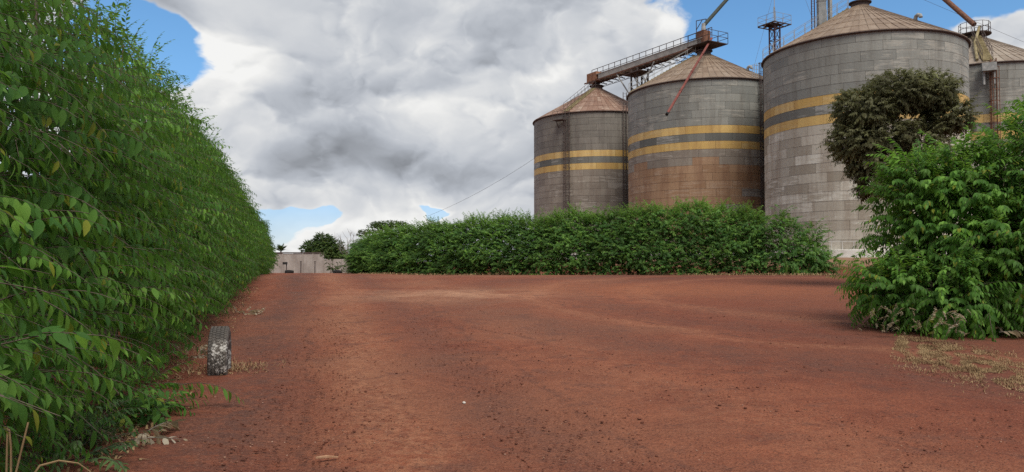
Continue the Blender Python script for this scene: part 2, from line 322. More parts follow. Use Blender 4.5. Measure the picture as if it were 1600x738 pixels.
# ------------------------------------------------------------------ mesh helpers
def link(o, parent=None):
    COL.objects.link(o)
    if parent is not None: o.parent = parent
    return o
class MB:
    def __init__(s): s.v = []; s.f = []
    def face_block(s, vs, fs):
        b = len(s.v); s.v += [tuple(x) for x in vs]; s.f += [tuple(i + b for i in f) for f in fs]
    def tube(s, p, q, r, r2=None, n=6, caps=True):
        p = Vector(p); q = Vector(q); r2 = r if r2 is None else r2
        d = (q - p).normalized(); a = d.orthogonal().normalized(); c = d.cross(a)
        vs = []
        for P, rr in ((p, r), (q, r2)):
            for i in range(n):
                an = 2 * math.pi * i / n; vs.append(P + a * math.cos(an) * rr + c * math.sin(an) * rr)
        fs = [(i, (i + 1) % n, n + (i + 1) % n, n + i) for i in range(n)]
        if caps: fs += [tuple(range(n - 1, -1, -1)), tuple(range(n, 2 * n))]
        s.face_block(vs, fs); return s
    def path(s, pts, rad, n=6):
        pts = [Vector(x) for x in pts]; rad = rad if isinstance(rad, (list, tuple)) else [rad] * len(pts)
        vs = []; a = None
        for i, P in enumerate(pts):
            d = (pts[min(i + 1, len(pts) - 1)] - pts[max(i - 1, 0)]).normalized()
            a = d.orthogonal().normalized() if a is None else (a - d * a.dot(d)).normalized()
            c = d.cross(a)
            for k in range(n):
                an = 2 * math.pi * k / n; vs.append(P + (a * math.cos(an) + c * math.sin(an)) * rad[i])
        fs = []
        for i in range(len(pts) - 1):
            for k in range(n): fs.append((i * n + k, i * n + (k + 1) % n, (i + 1) * n + (k + 1) % n, (i + 1) * n + k))
        fs += [tuple(range(n - 1, -1, -1)), tuple(range((len(pts) - 1) * n, len(pts) * n))]
        s.face_block(vs, fs); return s
    def box(s, c, size, M4=None):
        c = Vector(c); x, y, z = [k / 2 for k in size]
        vs = [Vector((sx * x, sy * y, sz * z)) for sz in (-1, 1) for sy in (-1, 1) for sx in (-1, 1)]
        vs = [(M4 @ q if M4 is not None else q) + c for q in vs]
        s.face_block(vs, [(0, 2, 3, 1), (4, 5, 7, 6), (0, 1, 5, 4), (2, 6, 7, 3), (0, 4, 6, 2), (1, 3, 7, 5)]); return s
    def beam(s, p, q, wd, ht):
        p = Vector(p); q = Vector(q); d = q - p
        y = d.normalized(); x = y.cross(Vector((0, 0, 1)))
        x = x.normalized() if x.length > 1e-4 else Vector((1, 0, 0)); z = x.cross(y)
        s.box((p + q) / 2, (wd, d.length, ht), Matrix((x, y, z)).transposed()); return s
    def lathe(s, prof, n=32, a0=0, a1=2 * math.pi, closed=True):
        k = len(prof); m = n if closed else n + 1; vs = []
        for i in range(m):
            an = a0 + (a1 - a0) * i / n
            for r, z in prof: vs.append((r * math.cos(an), r * math.sin(an), z))
        fs = []
        for i in range(n):
            j = (i + 1) % m
            for q in range(k - 1): fs.append((i * k + q, j * k + q, j * k + q + 1, i * k + q + 1))
        s.face_block(vs, fs); return s
    def mesh(s, name, m, smooth=False):
        me = bpy.data.meshes.new(name); me.from_pydata(s.v, [], s.f); me.materials.append(m); me.update()
        if smooth: me.shade_smooth()
        return me
    def build(s, name, m, parent=None, smooth=False):
        return link(bpy.data.objects.new(name, s.mesh(name, m, smooth)), parent)
def tag(o, label=None, cat=None, group=None, kind=None):
    if label: o['label'] = label
    if cat: o['category'] = cat
    if group: o['group'] = group
    if kind: o['kind'] = kind
    return o
def empty(name, loc=(0, 0, 0), rz=0):
    o = bpy.data.objects.new(name, None); o.empty_display_size = .2; o.location = loc; o.rotation_euler = (0, 0, rz); return link(o)
def raw_mesh(name, V, Fq, m, attr=None, smooth=False):
    """V (n,3) float, Fq (k,4) or (k,3) int arrays -> mesh, fast"""
    me = bpy.data.meshes.new(name); k, c = Fq.shape
    me.vertices.add(len(V)); me.vertices.foreach_set('co', V.astype(np.float32).ravel())
    me.loops.add(k * c); me.loops.foreach_set('vertex_index', Fq.astype(np.int32).ravel())
    me.polygons.add(k); me.polygons.foreach_set('loop_start', np.arange(0, k * c, c, dtype=np.int32))
    me.polygons.foreach_set('loop_total', np.full(k, c, dtype=np.int32))
    if attr is not None:
        a = me.attributes.new('lr', 'FLOAT', 'FACE'); a.data.foreach_set('value', attr.astype(np.float32))
    me.materials.append(m); me.update(calc_edges=True); me.validate()
    if smooth: me.shade_smooth()
    return me

# ------------------------------------------------------------------ terrain
def sst(a, b, x):
    t = min(1, max(0, (x - a) / (b - a))); return t * t * (3 - 2 * t)
ROW = Vector((-.526, .850)); NRM = Vector((-.850, -.526)); S3 = Vector((30.1, 66.2)); BASE = 2.05
def gz(x, y):
    z = 1.0 * sst(6, 42, y) - (.0174 - .0068 * sst(-5, -10, x)) * max(0, min(y, 100) - 42)
    r = Vector((x, y)) - S3; n = r.dot(NRM); uu = -r.dot(ROW)
    m = sst(14.6, 10.6, n) * sst(16, 11.5, uu) * sst(-80, -62, uu) * sst(-60, -45, n)
    return z + (BASE - z) * m
def ground_at(px, py):
    d = ray(px, py); lo, hi = .5, 400
    for _ in range(60):
        mid = (lo + hi) / 2; p = Vector((0, 0, EYE)) + d * (mid / d.y)
        if p.z > gz(p.x, p.y): lo = mid
        else: hi = mid
    p = Vector((0, 0, EYE)) + d * (lo / d.y); return Vector((p.x, p.y, gz(p.x, p.y)))

def build_ground():
    def axis(lo, hi, st, far_lo, far_hi, gr):
        a = list(np.arange(lo, hi, st)); s_ = st; x = a[-1]
        while x < far_hi: s_ *= gr; x += s_; a.append(x)
        s_ = st; x = lo; b = []
        while x > far_lo: s_ *= gr; x -= s_; b.append(x)
        return np.array(b[::-1] + a)
    X = axis(-6, 11, .085, -2500, 2500, 1.13); Y = axis(2.6, 20, .085, -2000, 4000, 1.07)
    nx, ny = len(X), len(Y); V = np.zeros((ny, nx, 3))
    for j, y in enumerate(Y):
        for i, x in enumerate(X):
            z = gz(x, y)
            if -9 < x < 16 and 0 < y < 45:
                fade = min(1, (45 - y) / 20)
                z += fade * (.028 * mnoise.noise((x * .7, y * .7, 1)) + .012 * mnoise.noise((x * 2.6, y * 2.6, 3)))
                if y < 22: z += .007 * mnoise.noise((x * 8, y * 8, 5)) + .009 * max(0, mnoise.noise((x * 5.5, y * 5.5, 9)) - .15)
                c = x + .21 * y      # shallow wheel ruts
                z -= fade * .03 * (math.exp(-((c + .55) / .3) ** 2) + .7 * math.exp(-((c - 1.9) / .4) ** 2))
            elif BASE - 1.05 < z < BASE - .05 and y < 110: z += .16 * mnoise.noise((x * .5, y * .5, 7)) + .06 * mnoise.noise((x * 1.9, y * 1.9, 2))
            V[j, i] = (x, y, z)
    idx = np.arange(nx * ny).reshape(ny, nx)
    Q = np.stack([idx[:-1, :-1], idx[:-1, 1:], idx[1:, 1:], idx[1:, :-1]], -1).reshape(-1, 4)
    g = link(bpy.data.objects.new('ground', raw_mesh('ground', V.reshape(-1, 3), Q, M['ground'], smooth=True)))
    tag(g, 'red dirt yard with gravelly wheel tracks', None, None, 'structure')
build_ground()

# ------------------------------------------------------------------ leaves, twigs, foliage
def leaf_shape(wr=.42, bend=.25, fold=.18):
    """unit leaf: stalk at the origin, along +X, face up +Z"""
    T = [0, .10, .32, .58, .82, 1.0]; Wd = [.02, .06, wr * .92, wr, wr * .5, 0.01]; vs = []
    Wd = [.015, wr * .5, wr * .98, wr * .9, wr * .45, .0]
    for t_, wd in zip(T, Wd):
        z = -bend * t_ * t_
        vs += [(t_, -wd / 2, z + fold * wd / 2), (t_, 0, z), (t_, wd / 2, z + fold * wd / 2)]
    fs = []
    for i in range(len(T) - 1):
        for k in (0, 1): fs.append((i * 3 + k, i * 3 + k + 1, (i + 1) * 3 + k + 1, (i + 1) * 3 + k))
    return np.array(vs), np.array(fs)
def leaf_simple(wr=.42, bend=.2):
    vs = [(0, 0, 0), (.4, -wr / 2, .02 - bend * .16), (.4, wr / 2, .02 - bend * .16), (1, 0, -bend)]
    return np.array(vs, float), np.array([(0, 1, 3, 2)])
def frame(pos, d, nrm, sc):
    d = Vector(d).normalized(); nrm = Vector(nrm); n = (nrm - d * nrm.dot(d))
    n = n.normalized() if n.length > 1e-4 else d.orthogonal().normalized(); y = n.cross(d)
    return Matrix(((d.x * sc, y.x * sc, n.x * sc, pos[0]), (d.y * sc, y.y * sc, n.y * sc, pos[1]), (d.z * sc, y.z * sc, n.z * sc, pos[2]), (0, 0, 0, 1)))
def spray(kind, L, seed):
    """a leafy twig growing along +X from the origin. Returns (twig points, leaf frames)"""
    r = random.Random(seed); pts = []; fr = []
    ln, nl, droop, lift = {'hang': (.85, 16, .42, .22), 'arch': (1.05, 20, .55, .35), 'shoot': (1.15, 20, .10, .0), 'tuft': (.55, 14, .2, .2)}[kind]
    wob = [r.uniform(-.1, .1) for _ in range(3)]
    def P(t_): return Vector((ln * t_ * (1 - .12 * t_), wob[0] * math.sin(3 * t_) + wob[1] * t_, ln * (lift * t_ - droop * t_ * t_)))
    pts = [P(i / 6) for i in range(7)]
    for i in range(nl):
        t_ = .12 + .88 * i / (nl - 1); p_ = P(t_); dv = (P(min(1, t_ + .05)) - P(t_ - .05)).normalized()
        side = 1 if i % 2 else -1; sv = Vector((0, side, 0))
        sc = L * r.uniform(.55, 1.18) * (1 - .35 * max(0, t_ - .7) / .3)
        if kind in ('hang', 'arch'):
            d = dv * r.uniform(.2, .55) + sv * r.uniform(.15, .6) + Vector((0, 0, -r.uniform(.45, 1.15)))
            n = Vector((r.uniform(.4, 1.2), side * r.uniform(-.2, .6), r.uniform(.2, .9)))
        else:
            d = dv * r.uniform(.3, .7) + sv * r.uniform(.4, 1) * r.choice((1, .4)) + Vector((0, 0, r.uniform(-.75, .15)))
            n = Vector((r.uniform(-.3, .8), r.uniform(-.5, .5), r.uniform(.3, 1)))
        if i == nl - 1: d = dv + Vector((0, 0, -.3))
        fr.append(frame(p_ + sv * .012, d, n, sc))
    return pts, fr
def spray_mesh(name, tw, fr, lmat, shapes, trad=.006, tmat=None, seed=0, twig=True):
    r = random.Random(seed); Vs = []; Fs = []; A = []; b = 0
    for m4 in fr:
        vs, fs = shapes[r.randrange(len(shapes))]
        m = np.array(m4); Vs.append(vs @ m[:3, :3].T + m[:3, 3]); Fs.append(fs + b); A += [r.random()] * len(fs); b += len(vs)
    nleaf = len(A)
    if twig:
        t_ = MB().path(tw, [trad * (1 - .7 * i / (len(tw) - 1)) for i in range(len(tw))], 3)
        q = np.array([f for f in t_.f if len(f) == 4]); Vs.append(np.array(t_.v)); Fs.append(q + b); A += [.5] * len(q)
    me = raw_mesh(name, np.concatenate(Vs), np.concatenate(Fs), lmat, np.array(A))
    if twig:
        me.materials.append(tmat or M['bark'])
        mi = np.zeros(len(me.polygons), np.int32); mi[nleaf:] = 1; me.polygons.foreach_set('material_index', mi)
    return me
SH = [leaf_shape(.40, .22, .2), leaf_shape(.46, .4, .25), leaf_shape(.36, .05, .15)]
SH_THIN = [leaf_shape(.26, .2, .2), leaf_shape(.30, .35, .2)]
SH_LO = [leaf_simple(.42, .2), leaf_simple(.5, .35)]

def gn_tree(name, sources):
    t = bpy.data.node_groups.new(name, 'GeometryNodeTree')
    t.interface.new_socket('Geometry', in_out='INPUT', socket_type='NodeSocketGeometry')
    t.interface.new_socket('Geometry', in_out='OUTPUT', socket_type='NodeSocketGeometry')
    gi = t.nodes.new('NodeGroupInput'); go = t.nodes.new('NodeGroupOutput'); jn = t.nodes.new('GeometryNodeJoinGeometry')
    def na(nm, ty):
        n = t.nodes.new('GeometryNodeInputNamedAttribute'); n.data_type = ty; n.inputs[0].default_value = nm; return n.outputs[0]
    rot = t.nodes.new('FunctionNodeEulerToRotation'); t.links.new(na('rot', 'FLOAT_VECTOR'), rot.inputs[0])
    scl = na('scl', 'FLOAT'); vid = na('vid', 'INT')
    for k, o in enumerate(sources):
        oi = t.nodes.new('GeometryNodeObjectInfo'); oi.inputs[0].default_value = o; oi.transform_space = 'ORIGINAL'
        cp = t.nodes.new('FunctionNodeCompare'); cp.data_type = 'INT'; cp.operation = 'EQUAL'
        ints = [s_ for s_ in cp.inputs if s_.type == 'INT']
        t.links.new(vid, ints[0]); ints[1].default_value = k
        ip = t.nodes.new('GeometryNodeInstanceOnPoints')
        t.links.new(gi.outputs[0], ip.inputs['Points']); t.links.new(cp.outputs[0], ip.inputs['Selection'])
        t.links.new(oi.outputs['Geometry'], ip.inputs['Instance']); t.links.new(rot.outputs[0], ip.inputs['Rotation']); t.links.new(scl, ip.inputs['Scale'])
        t.links.new(ip.outputs[0], jn.inputs[0])
    t.links.new(jn.outputs[0], go.inputs[0]); return t
def foliage(name, parent, pts, rots, scls, vids, sources):
    """one part of kind stuff: leafy twigs set out on the points of a mesh"""
    me = bpy.data.meshes.new(name); me.vertices.add(len(pts)); me.vertices.foreach_set('co', np.asarray(pts, np.float32).ravel())
    for nm, ty, fld, arr in (('rot', 'FLOAT_VECTOR', 'vector', np.asarray(rots, np.float32).ravel()), ('scl', 'FLOAT', 'value', np.asarray(scls, np.float32)), ('vid', 'INT', 'value', np.asarray(vids, np.int32))):
        me.attributes.new(nm, ty, 'POINT').data.foreach_set(fld, arr)
    o = link(bpy.data.objects.new(name, me), parent); o['kind'] = 'stuff'
    md = o.modifiers.new('twigs', 'NODES'); md.node_group = gn_tree(name, sources)
    return o
SPR = {}
def sprays(key, lmat, L, shapes, kinds, n0=0, tmat=None, young=()):
    out = []
    for i, k in enumerate(kinds):
        tw, fr = spray(k, L, n0 + i * 13 + 5)
        out.append((tw, fr, spray_mesh('leafy_twig', tw, fr, M['leaf_young'] if i in young else lmat, shapes, .006, tmat, i)))
    SPR[key] = out; return out
sprays('hedge', M['leaf'], .15, SH, ['hang', 'hang', 'arch', 'tuft', 'shoot', 'hang'], young=(5,))
sprays('mid', M['leaf_far'], .17, [leaf_shape(.40, .22, .2)], ['hang', 'arch', 'tuft', 'shoot', 'arch', 'tuft'], 100, young=(3, 5))
sprays('shrub', M['leaf_bright'], .20, SH, ['arch', 'arch', 'hang', 'tuft', 'shoot', 'hang', 'shoot'], 200, young=(5, 6))
sprays('olive', M['leaf_olive'], .19, SH_LO, ['tuft', 'tuft', 'hang', 'tuft', 'shoot'], 300)
sprays('tree', M['leaf_tree'], .26, SH_LO, ['tuft', 'tuft', 'hang', 'tuft', 'shoot'], 400)
sprays('weed', M['leaf_weed'], .12, SH_THIN, ['tuft', 'shoot', 'arch'], 500)
sprays('dead', M['leaf_dead'], .15, SH, ['tuft', 'tuft'], 600, M['bark_pale'])
LEAF_ONE = {}
def leaf_mesh(key, lmat):
    if key not in LEAF_ONE:
        LEAF_ONE[key] = [raw_mesh('leaf', vs, fs, lmat, np.full(len(fs), .37 * i)) for i, (vs, fs) in enumerate(SH)]
    return LEAF_ONE[key]

class Plant:
    """collects twig placements for one plant (in the plant's own coordinates = world minus its base)"""
    def __init__(s, root, key): s.root = root; s.o = Vector(root.location); s.key = key; s.P = []; s.R = []; s.S = []; s.K = []; s.D = []
    def add(s, p, yaw, pitch, roll, sc, k, dep=0): s.P.append(tuple(p)); s.R.append((roll, -pitch, yaw)); s.S.append(sc); s.K.append(k); s.D.append(dep)
    def finish(s, seats, single=0, name='foliage'):
        """seats: where one twig of each kind sits as a part of its own; single: how many leaves nearest the camera are objects"""
        src = []
        for k, (tw, fr, me) in enumerate(SPR[s.key]):
            o = link(bpy.data.objects.new('leafy_twig', me), s.root); q = seats[k % len(seats)]
            o.location = Vector(q) - s.o + Vector((.1 * k, .1 * k, .05 * k)); o.rotation_euler = (0, 0, k * 1.3); src.append(o)
        drop = set()
        if single:
            cand = []
            for i, p_ in enumerate(s.P):
                pr = project(p_)
                if pr and 20 < pr[0] < 1560 and 15 < pr[1] < 715: cand.append((pr[2] + 5 * s.D[i], i))
            cand.sort(); lm = leaf_mesh(s.key, SPR[s.key][0][2].materials[0]); done = 0
            for _, i in cand:
                tw, fr, me = SPR[s.key][s.K[i]]
                if done + len(fr) > single: break
                T = Matrix.Translation(Vector(s.P[i]) - s.o) @ Euler(s.R[i]).to_matrix().to_4x4() @ Matrix.Scale(s.S[i], 4)
                tb = MB().path([T @ q for q in tw], [.006 * (1 - .1 * j) for j in range(len(tw))], 4).build('twig', M['bark'], s.root)
                for m4 in fr:
                    o = link(bpy.data.objects.new('leaf', lm[random.randrange(3)]), tb); o.matrix_local = T @ m4
                drop.add(i); done += len(fr)
        keep = [i for i in range(len(s.P)) if i not in drop]
        P = np.array(s.P)[keep] - np.array(s.o)
        foliage(name, s.root, P, np.array(s.R)[keep], np.array(s.S)[keep], np.array(s.K)[keep], src)
U = random.uniform; G = random.gauss

# ------------------------------------------------------------------ hedge along the left of the yard
HS, HI = -.285, -1.5                       # foot of its face: x = HI + HS * y
def hedge_left():
    root = tag(empty('hedge', (-4, 10, gz(-4, 10))), 'tall dense green hedge with drooping pointed leaves along the left side of the dirt road', 'hedge')
    pl = Plant(root, 'hedge'); nd = Vector((1, .285, 0)).normalized(); yaw0 = math.atan2(nd.y, nd.x)
    def Hh(y): return 6.2 - 1.55 * sst(10, 55, y) + .35 * mnoise.noise((y * .55, 3, 0)) + .25 * mnoise.noise((y * 1.6, 8, 0))
    prof = [(0, -.62), (.06, -.48), (.18, -.38), (.35, -.45), (.55, -.78), (.75, -1.25), (.9, -1.75), (1, -2.3)]
    def off(t_):
        for (a, x), (b, z) in zip(prof, prof[1:]):
            if t_ <= b: return x + (z - x) * (t_ - a) / (b - a)
        return prof[-1][1]
    Y0, Y1 = .6, 63
    n_front = int((Y1 - Y0) * 5.6 * 44)
    for i in range(n_front):
        y = Y0 + (Y1 - Y0) * random.random() ** 1.12; t_ = random.random()
        H = Hh(y); dep = min(1.6, random.expovariate(2.6))
        bm_ = .42 * mnoise.noise((y * .7, t_ * 7, 1)) + .24 * mnoise.noise((y * 1.8, t_ * 15, 4))
        thin = (t_ - .50) * 2.35 if y < 18 else (t_ - .76) * 2.4
        if random.random() < thin: continue
        x = HI + HS * y + (off(t_) + bm_ - dep) * 1.04
        z = gz(x, y) + .05 + t_ * H * (1 - .02 * dep)
        k = random.choice((0, 0, 1, 1, 2, 2, 3)) if random.random() < .93 or dep > .5 or y < 6 else 5
        pitch = U(-.35, .3)
        if t_ > .88: k = random.choice((3, 4, 2, 1)); pitch = U(.1, 1.2)
        pl.add((x, y, z), yaw0 + G(0, .75), pitch, U(-.4, .4), U(.6, 1.15) * (.62 if t_ < .13 else 1), k, dep)
    for i in range(int((Y1 - Y0) * 5.2 * 16)):       # far side of the row
        y = U(Y0, Y1); t_ = random.random(); x = HI + HS * y - U(2.3, 3.4) - .3 * t_; z = gz(x, y) + t_ * (Hh(y) - .3) * (.52 if y < 18 else .9)
        pl.add((x, y, z), yaw0 + math.pi + G(0, .9), U(-.3, .4), 0, U(.9, 1.3), random.choice((0, 1, 2)), 3)
    for i in range(1300):                             # shoots standing out of the top
        y = Y0 + (Y1 - Y0) * random.random() ** 1.25; x = HI + HS * y - U(1.6, 3.2); z = gz(x, y) + Hh(y) - U(.1, 1.0)
        pl.add((x, y, z), U(-math.pi, math.pi), U(.7, 1.5), U(-.3, .3), U(.6, .95), 4, 1)
    for i in range(420):                              # rounded far end
        a = U(-.4, 1.6); t_ = random.random(); y = Y1 + math.sin(a) * .9; x = HI + HS * Y1 - 2.0 + math.cos(a) * .9
        pl.add((x, y, gz(x, y) + t_ * 4.3), a, U(-.3, .4), 0, 1, random.choice((0, 1, 2)), 3)
    pl.finish([(HI + HS * 20 - 1.2, 20, 1.6), (HI + HS * 24 - 1.2, 24, 2.)], 300)
    y = 1.2
    while y < 62:
        x = HI + HS * y - 1.7 + U(-.2, .2); b = Vector((x, y, gz(x, y) - .1)); H = Hh(y)
        mb = MB().path([b - root.location, b + Vector((U(-.1, .1), U(-.1, .1), H * .4)) - root.location, b + Vector((U(-.2, .2), U(-.2, .2), H * .88)) - root.location], [.06, .04, .015], 5)
        mb.build('stem', M['bark'], root); y += U(.8, 1.2)
hedge_left()

# ------------------------------------------------------------------ hedge across the yard in front of the silos
def hedge_mid():
    front = [(551, 63, 386), (567, 61.5, 373), (604, 58, 363), (690, 54, 352), (760, 51.5, 346), (850, 49, 343), (950, 47, 336), (1000, 46, 329), (1060, 45.3, 325), (1120, 44.8, 327), (1160, 44.5, 331), (1197, 44.2, 341)]
    pts = []
    for px, Y, ty in front:
        q = at(px, 400, Y); h = at(px, ty, Y + 1.2).z - gz(q.x, Y); pts.append((q.x, Y, h))
    c = Vector((pts[5][0], pts[5][1], gz(pts[5][0], pts[5][1])))
    root = tag(empty('hedge', c), 'long bushy hedge across the far edge of the yard in front of the silos', 'hedge')
    pl = Plant(root, 'mid')
    for (a, b) in zip(pts, pts[1:]):
        A = Vector(a); B = Vector(b); d = (B - A); ln = math.hypot(d.x, d.y); nd = Vector((d.y, -d.x, 0)).normalized(); yaw0 = math.atan2(nd.y, nd.x)
        for i in range(int(ln * 4.3 * 105)):
            s_ = random.random(); t_ = random.random() ** .9; q = A + d * s_; H = q.z
            cl = 1.25 * mnoise.noise((q.x * .75, t_ * 4.6, 5)); dep = min(1.7, random.expovariate(2.0))
            o = -.25 + .55 * math.sin(math.pi * min(1, .22 + .75 * t_)) - .75 * t_ ** 3 + .42 * cl + .2 * mnoise.noise((q.x * 2.1, t_ * 8, 2)) - dep
            top = 1 + .10 * mnoise.noise((q.x * .5, 0, 9)) + .11 * mnoise.noise((q.x * 1.5, 0, 3)) + .05 * mnoise.noise((q.x * 4, 0, 3))
            p_ = Vector((q.x, q.y, 0)) + nd * o; z = gz(p_.x, p_.y) + .02 + t_ * H * top
            k = random.choice((2, 2, 2, 1, 0, 3)); pitch = U(-.3, .7)
            if dep < .5 and random.random() < .06 + .5 * max(0, t_ - .5): k = 5
            if t_ > .85: k = random.choice((3, 2, 5, 3)); pitch = U(.3, 1.3)
            pl.add((p_.x, p_.y, z), yaw0 + G(0, .9), pitch, U(-.6, .6), U(.6, 1.0), k, dep)
        for i in range(int(ln * 130)):
            s_ = random.random(); q = A + d * s_; p_ = Vector((q.x, q.y, 0)) - nd * U(.4, 2.6); t_ = U(0, .97)
            pl.add((p_.x, p_.y, gz(p_.x, p_.y) + t_ * q.z * (1 - .05 * U(0, 1))), U(-3.1, 3.1), U(.1, 1.2), 0, U(.9, 1.3), random.choice((3, 0, 1)), 3)
    ex, ey, eh = pts[0]
    for i in range(1500):
        a = U(1.5, 4.9); rr = 1.5 * math.sqrt(random.random()) ; t_ = random.random()
        x = ex + 1.75 + math.cos(a) * rr * 1.1; y = ey + .3 + math.sin(a) * rr
        pl.add((x, y, gz(x, y) + t_ * (eh + 1.0 * (1 - rr / 1.5))), a, U(-.3, .5), 0, 1, random.choice((0, 1, 2)), 3)
    pl.finish([tuple(Vector((pts[6][0], pts[6][1] + 1.4, 1.8))), tuple(Vector((pts[8][0], pts[8][1] + 1.4, 2)))])
    for (a, b) in zip(pts, pts[1:]):
        n = max(2, int(math.hypot(b[0] - a[0], b[1] - a[1]) / 1.2))
        for i in range(n):
            s_ = (i + U(.2, .8)) / n; x = a[0] + (b[0] - a[0]) * s_; y = a[1] + (b[1] - a[1]) * s_ + 1.0; H = a[2] + (b[2] - a[2]) * s_; q = Vector((x, y, gz(x, y) - .1)) - root.location
            MB().path([q, q + Vector((U(-.1, .1), 0, H * .4)), q + Vector((U(-.2, .2), 0, H * .85))], [.07, .045, .02], 5).build('stem', M['bark'], root)
hedge_mid()

def bush(name, label, cat, base, key, lobes, n, sc=1., stems=4, single=0, kinds=(0, 1, 2, 3), group=None, shoots=0):
    """lobes: (centre offset, radii, weight). Leafy twigs over the outside of the lobes, pointing outward."""
    base = Vector(base); root = tag(empty(name, base), label, cat, group); pl = Plant(root, key)
    wt = [l[2] for l in lobes]
    for i in range(n):
        c, r, _ = random.choices(lobes, wt)[0]
        d = Vector((G(0, 1), G(0, 1), G(0, 1))).normalized()
        rr = 1 - min(.9, random.expovariate(4)); rr *= 1 + .34 * mnoise.noise(d * 2.3 + Vector(c))
        p_ = base + Vector(c) + Vector((d.x * r[0], d.y * r[1], d.z * r[2])) * rr
        g = gz(p_.x, p_.y)
        if p_.z < g + .04: p_.z = g + U(.04, .35)
        yaw = math.atan2(d.y, d.x) + G(0, .5); pitch = max(-.5, min(1.2, d.z * .9)) + G(0, .25)
        pl.add(p_, yaw, pitch, U(-.4, .4), sc * U(.75, 1.2), random.choice(kinds), max(0, 1 - rr))
    for i in range(shoots):
        c, r, _ = random.choices(lobes, wt)[0]
        a = U(0, 6.28); q = U(0, .9); p_ = base + Vector(c) + Vector((math.cos(a) * r[0] * q, math.sin(a) * r[1] * q, r[2] * math.sqrt(1 - q * q) * .92))
        pl.add(p_, U(-3, 3), U(.8, 1.5), 0, sc * U(.7, 1.1), len(SPR[key]) - 1, .5)
    return root, pl
def stems_to(root, targets, r0, mt, n=6, name='stem'):
    for t_ in targets:
        t_ = Vector(t_); m_ = t_ * .5 + Vector((U(-.15, .15), U(-.15, .15), U(0, .25)))
        MB().path([Vector((U(-.1, .1), U(-.1, .1), -.1)), m_ * .55, m_, t_], [r0, r0 * .75, r0 * .55, r0 * .2], n).build(name, mt, root)

# bush at the right end of the far hedge
b0 = at(1250, 430, 43.6); b0.z = gz(b0.x, b0.y)
root, pl = bush('shrub', 'feathery green shrub ending the far hedge in front of the largest silo', 'shrub', b0, 'mid',
    [((-.6, .3, 1.5), (1.0, .9, 1.6), 3), ((.6, .2, 1.0), (1.0, .8, 1.0), 2.2), ((-.95, .4, 2.6), (.35, .4, .9), .8), ((.85, .3, 2.0), (.35, .35, .75), .6), ((1.45, .2, .55), (.55, .5, .6), .9), ((.1, .3, .5), (1.6, .9, .6), 2)], 900, 1.0, kinds=(0, 1, 2, 2, 4, 5), shoots=60)
pl.finish([tuple(b0 + Vector((0, .5, .9)))]); stems_to(root, [(-.9, .3, 2.6), (-.4, .3, 2.0), (.6, .2, 1.4), (.85, .3, 2.1)], .05, M['bark'])

# big shrub at the right edge of the yard
rb = Vector((11.0, 17.0, gz(11.0, 17.0)))
root, pl = bush('shrub', 'big leafy green shrub with arching branches at the right edge of the yard', 'shrub', rb, 'shrub',
    [((-1.75, .6, 1.9), (.75, 1.0, 1.6), 2.6), ((-.7, .2, 2.0), (1.15, 1.3, 1.8), 4), ((.9, -.4, 2.3), (1.4, 1.5, 2.1), 5.5), ((2.5, -.7, 3.3), (1.4, 1.4, 2.9), 4.7), ((1.6, 0, 4.2), (1.0, .9, 1.2), 1.8), ((.4, .2, 3.4), (.8, .8, 1.0), 1.2), ((-1.9, .4, 3.1), (.45, .6, .6), .5), ((-1.1, .3, 3.3), (.5, .7, .6), .6), ((-2.75, -.1, .85), (.45, .6, .3), 1.0), ((-2.3, 0, .6), (.6, .6, .45), .8), ((-1.7, -.9, .65), (.9, .6, .55), 1.5),
     ((1.6, -1.9, .6), (1.0, .6, .5), 1.4), ((2.5, -2.3, .8), (1.2, .8, .8), 1.9), ((-.3, -.8, 1.3), (1.3, .8, 1.1), 2.5)], 5600, .80, kinds=(0, 0, 0, 1, 1, 2, 2, 3, 3, 5), shoots=420)
pl.finish([tuple(rb + Vector((0, .6, 1.2))), tuple(rb + Vector((1.2, .3, 1.5)))], 300)
stems_to(root, [(-2.0, .5, 3.8), (-1.2, .3, 4.2), (-.3, .1, 4.4), (.8, -.3, 4.6), (2.2, -.7, 4.8), (-2.6, .1, 1.8)], .06, M['bark'])
dz_root = tag(empty('weed', rb + Vector((-1.2, -1.8, 0))), 'pale dying leaves on low stems under the big right shrub', 'weed')
pl = Plant(dz_root, 'dead')
for i in range(60):
    t_ = random.random(); q = ground_at(1375, 527).lerp(ground_at(1520, 545), t_); x, y = q.x + G(0, .12), q.y + .1 + U(-.15, .3); pl.add((x, y, gz(x, y) + U(.08, .62)), U(-3, 3), U(.2, 1.3), 0, U(.22, .42), random.choice((0, 1)))
pl.finish([tuple(rb + Vector((-1.4, -1.7, .1)))])

# dark tree between the big shrub and the silo
tb = at(1418, 400, 29); tb.z = gz(tb.x, tb.y)
def tp(px, py, Y=29): return at(px, py, Y) - tb
def lob(px, py, rx, rz, wt, dy=0): s_ = 29 / F; return (tuple(tp(px, py) + Vector((0, dy, 0))), ((rx - 11) * s_, rx * s_ * .8 + .2, (rz - 8) * s_), wt)
root, pl = bush('tree', 'dark olive-brown leaved tree with a wide rounded crown in front of the largest silo', 'tree', tb, 'olive',
    [lob(1345, 172, 46, 34, 3), lob(1400, 145, 50, 34, 3), lob(1450, 145, 44, 34, 3), lob(1480, 185, 40, 26, 2), lob(1335, 220, 42, 34, 2.6), lob(1385, 215, 45, 32, 2.2), lob(1350, 255, 28, 26, 1.4), lob(1360, 290, 22, 22, .9), lob(1440, 230, 44, 40, 2), lob(1395, 280, 30, 30, .8)],
    5200, .72, kinds=(0, 1, 2, 3))
pl.finish([tuple(tb + tp(1400, 200)), tuple(tb + tp(1440, 180))])
MB().path([Vector((0, 0, -.2)), tp(1421, 345), tp(1415, 290), tp(1408, 235)], [.2, .16, .13, .08], 8).build('trunk', M['bark'], root)
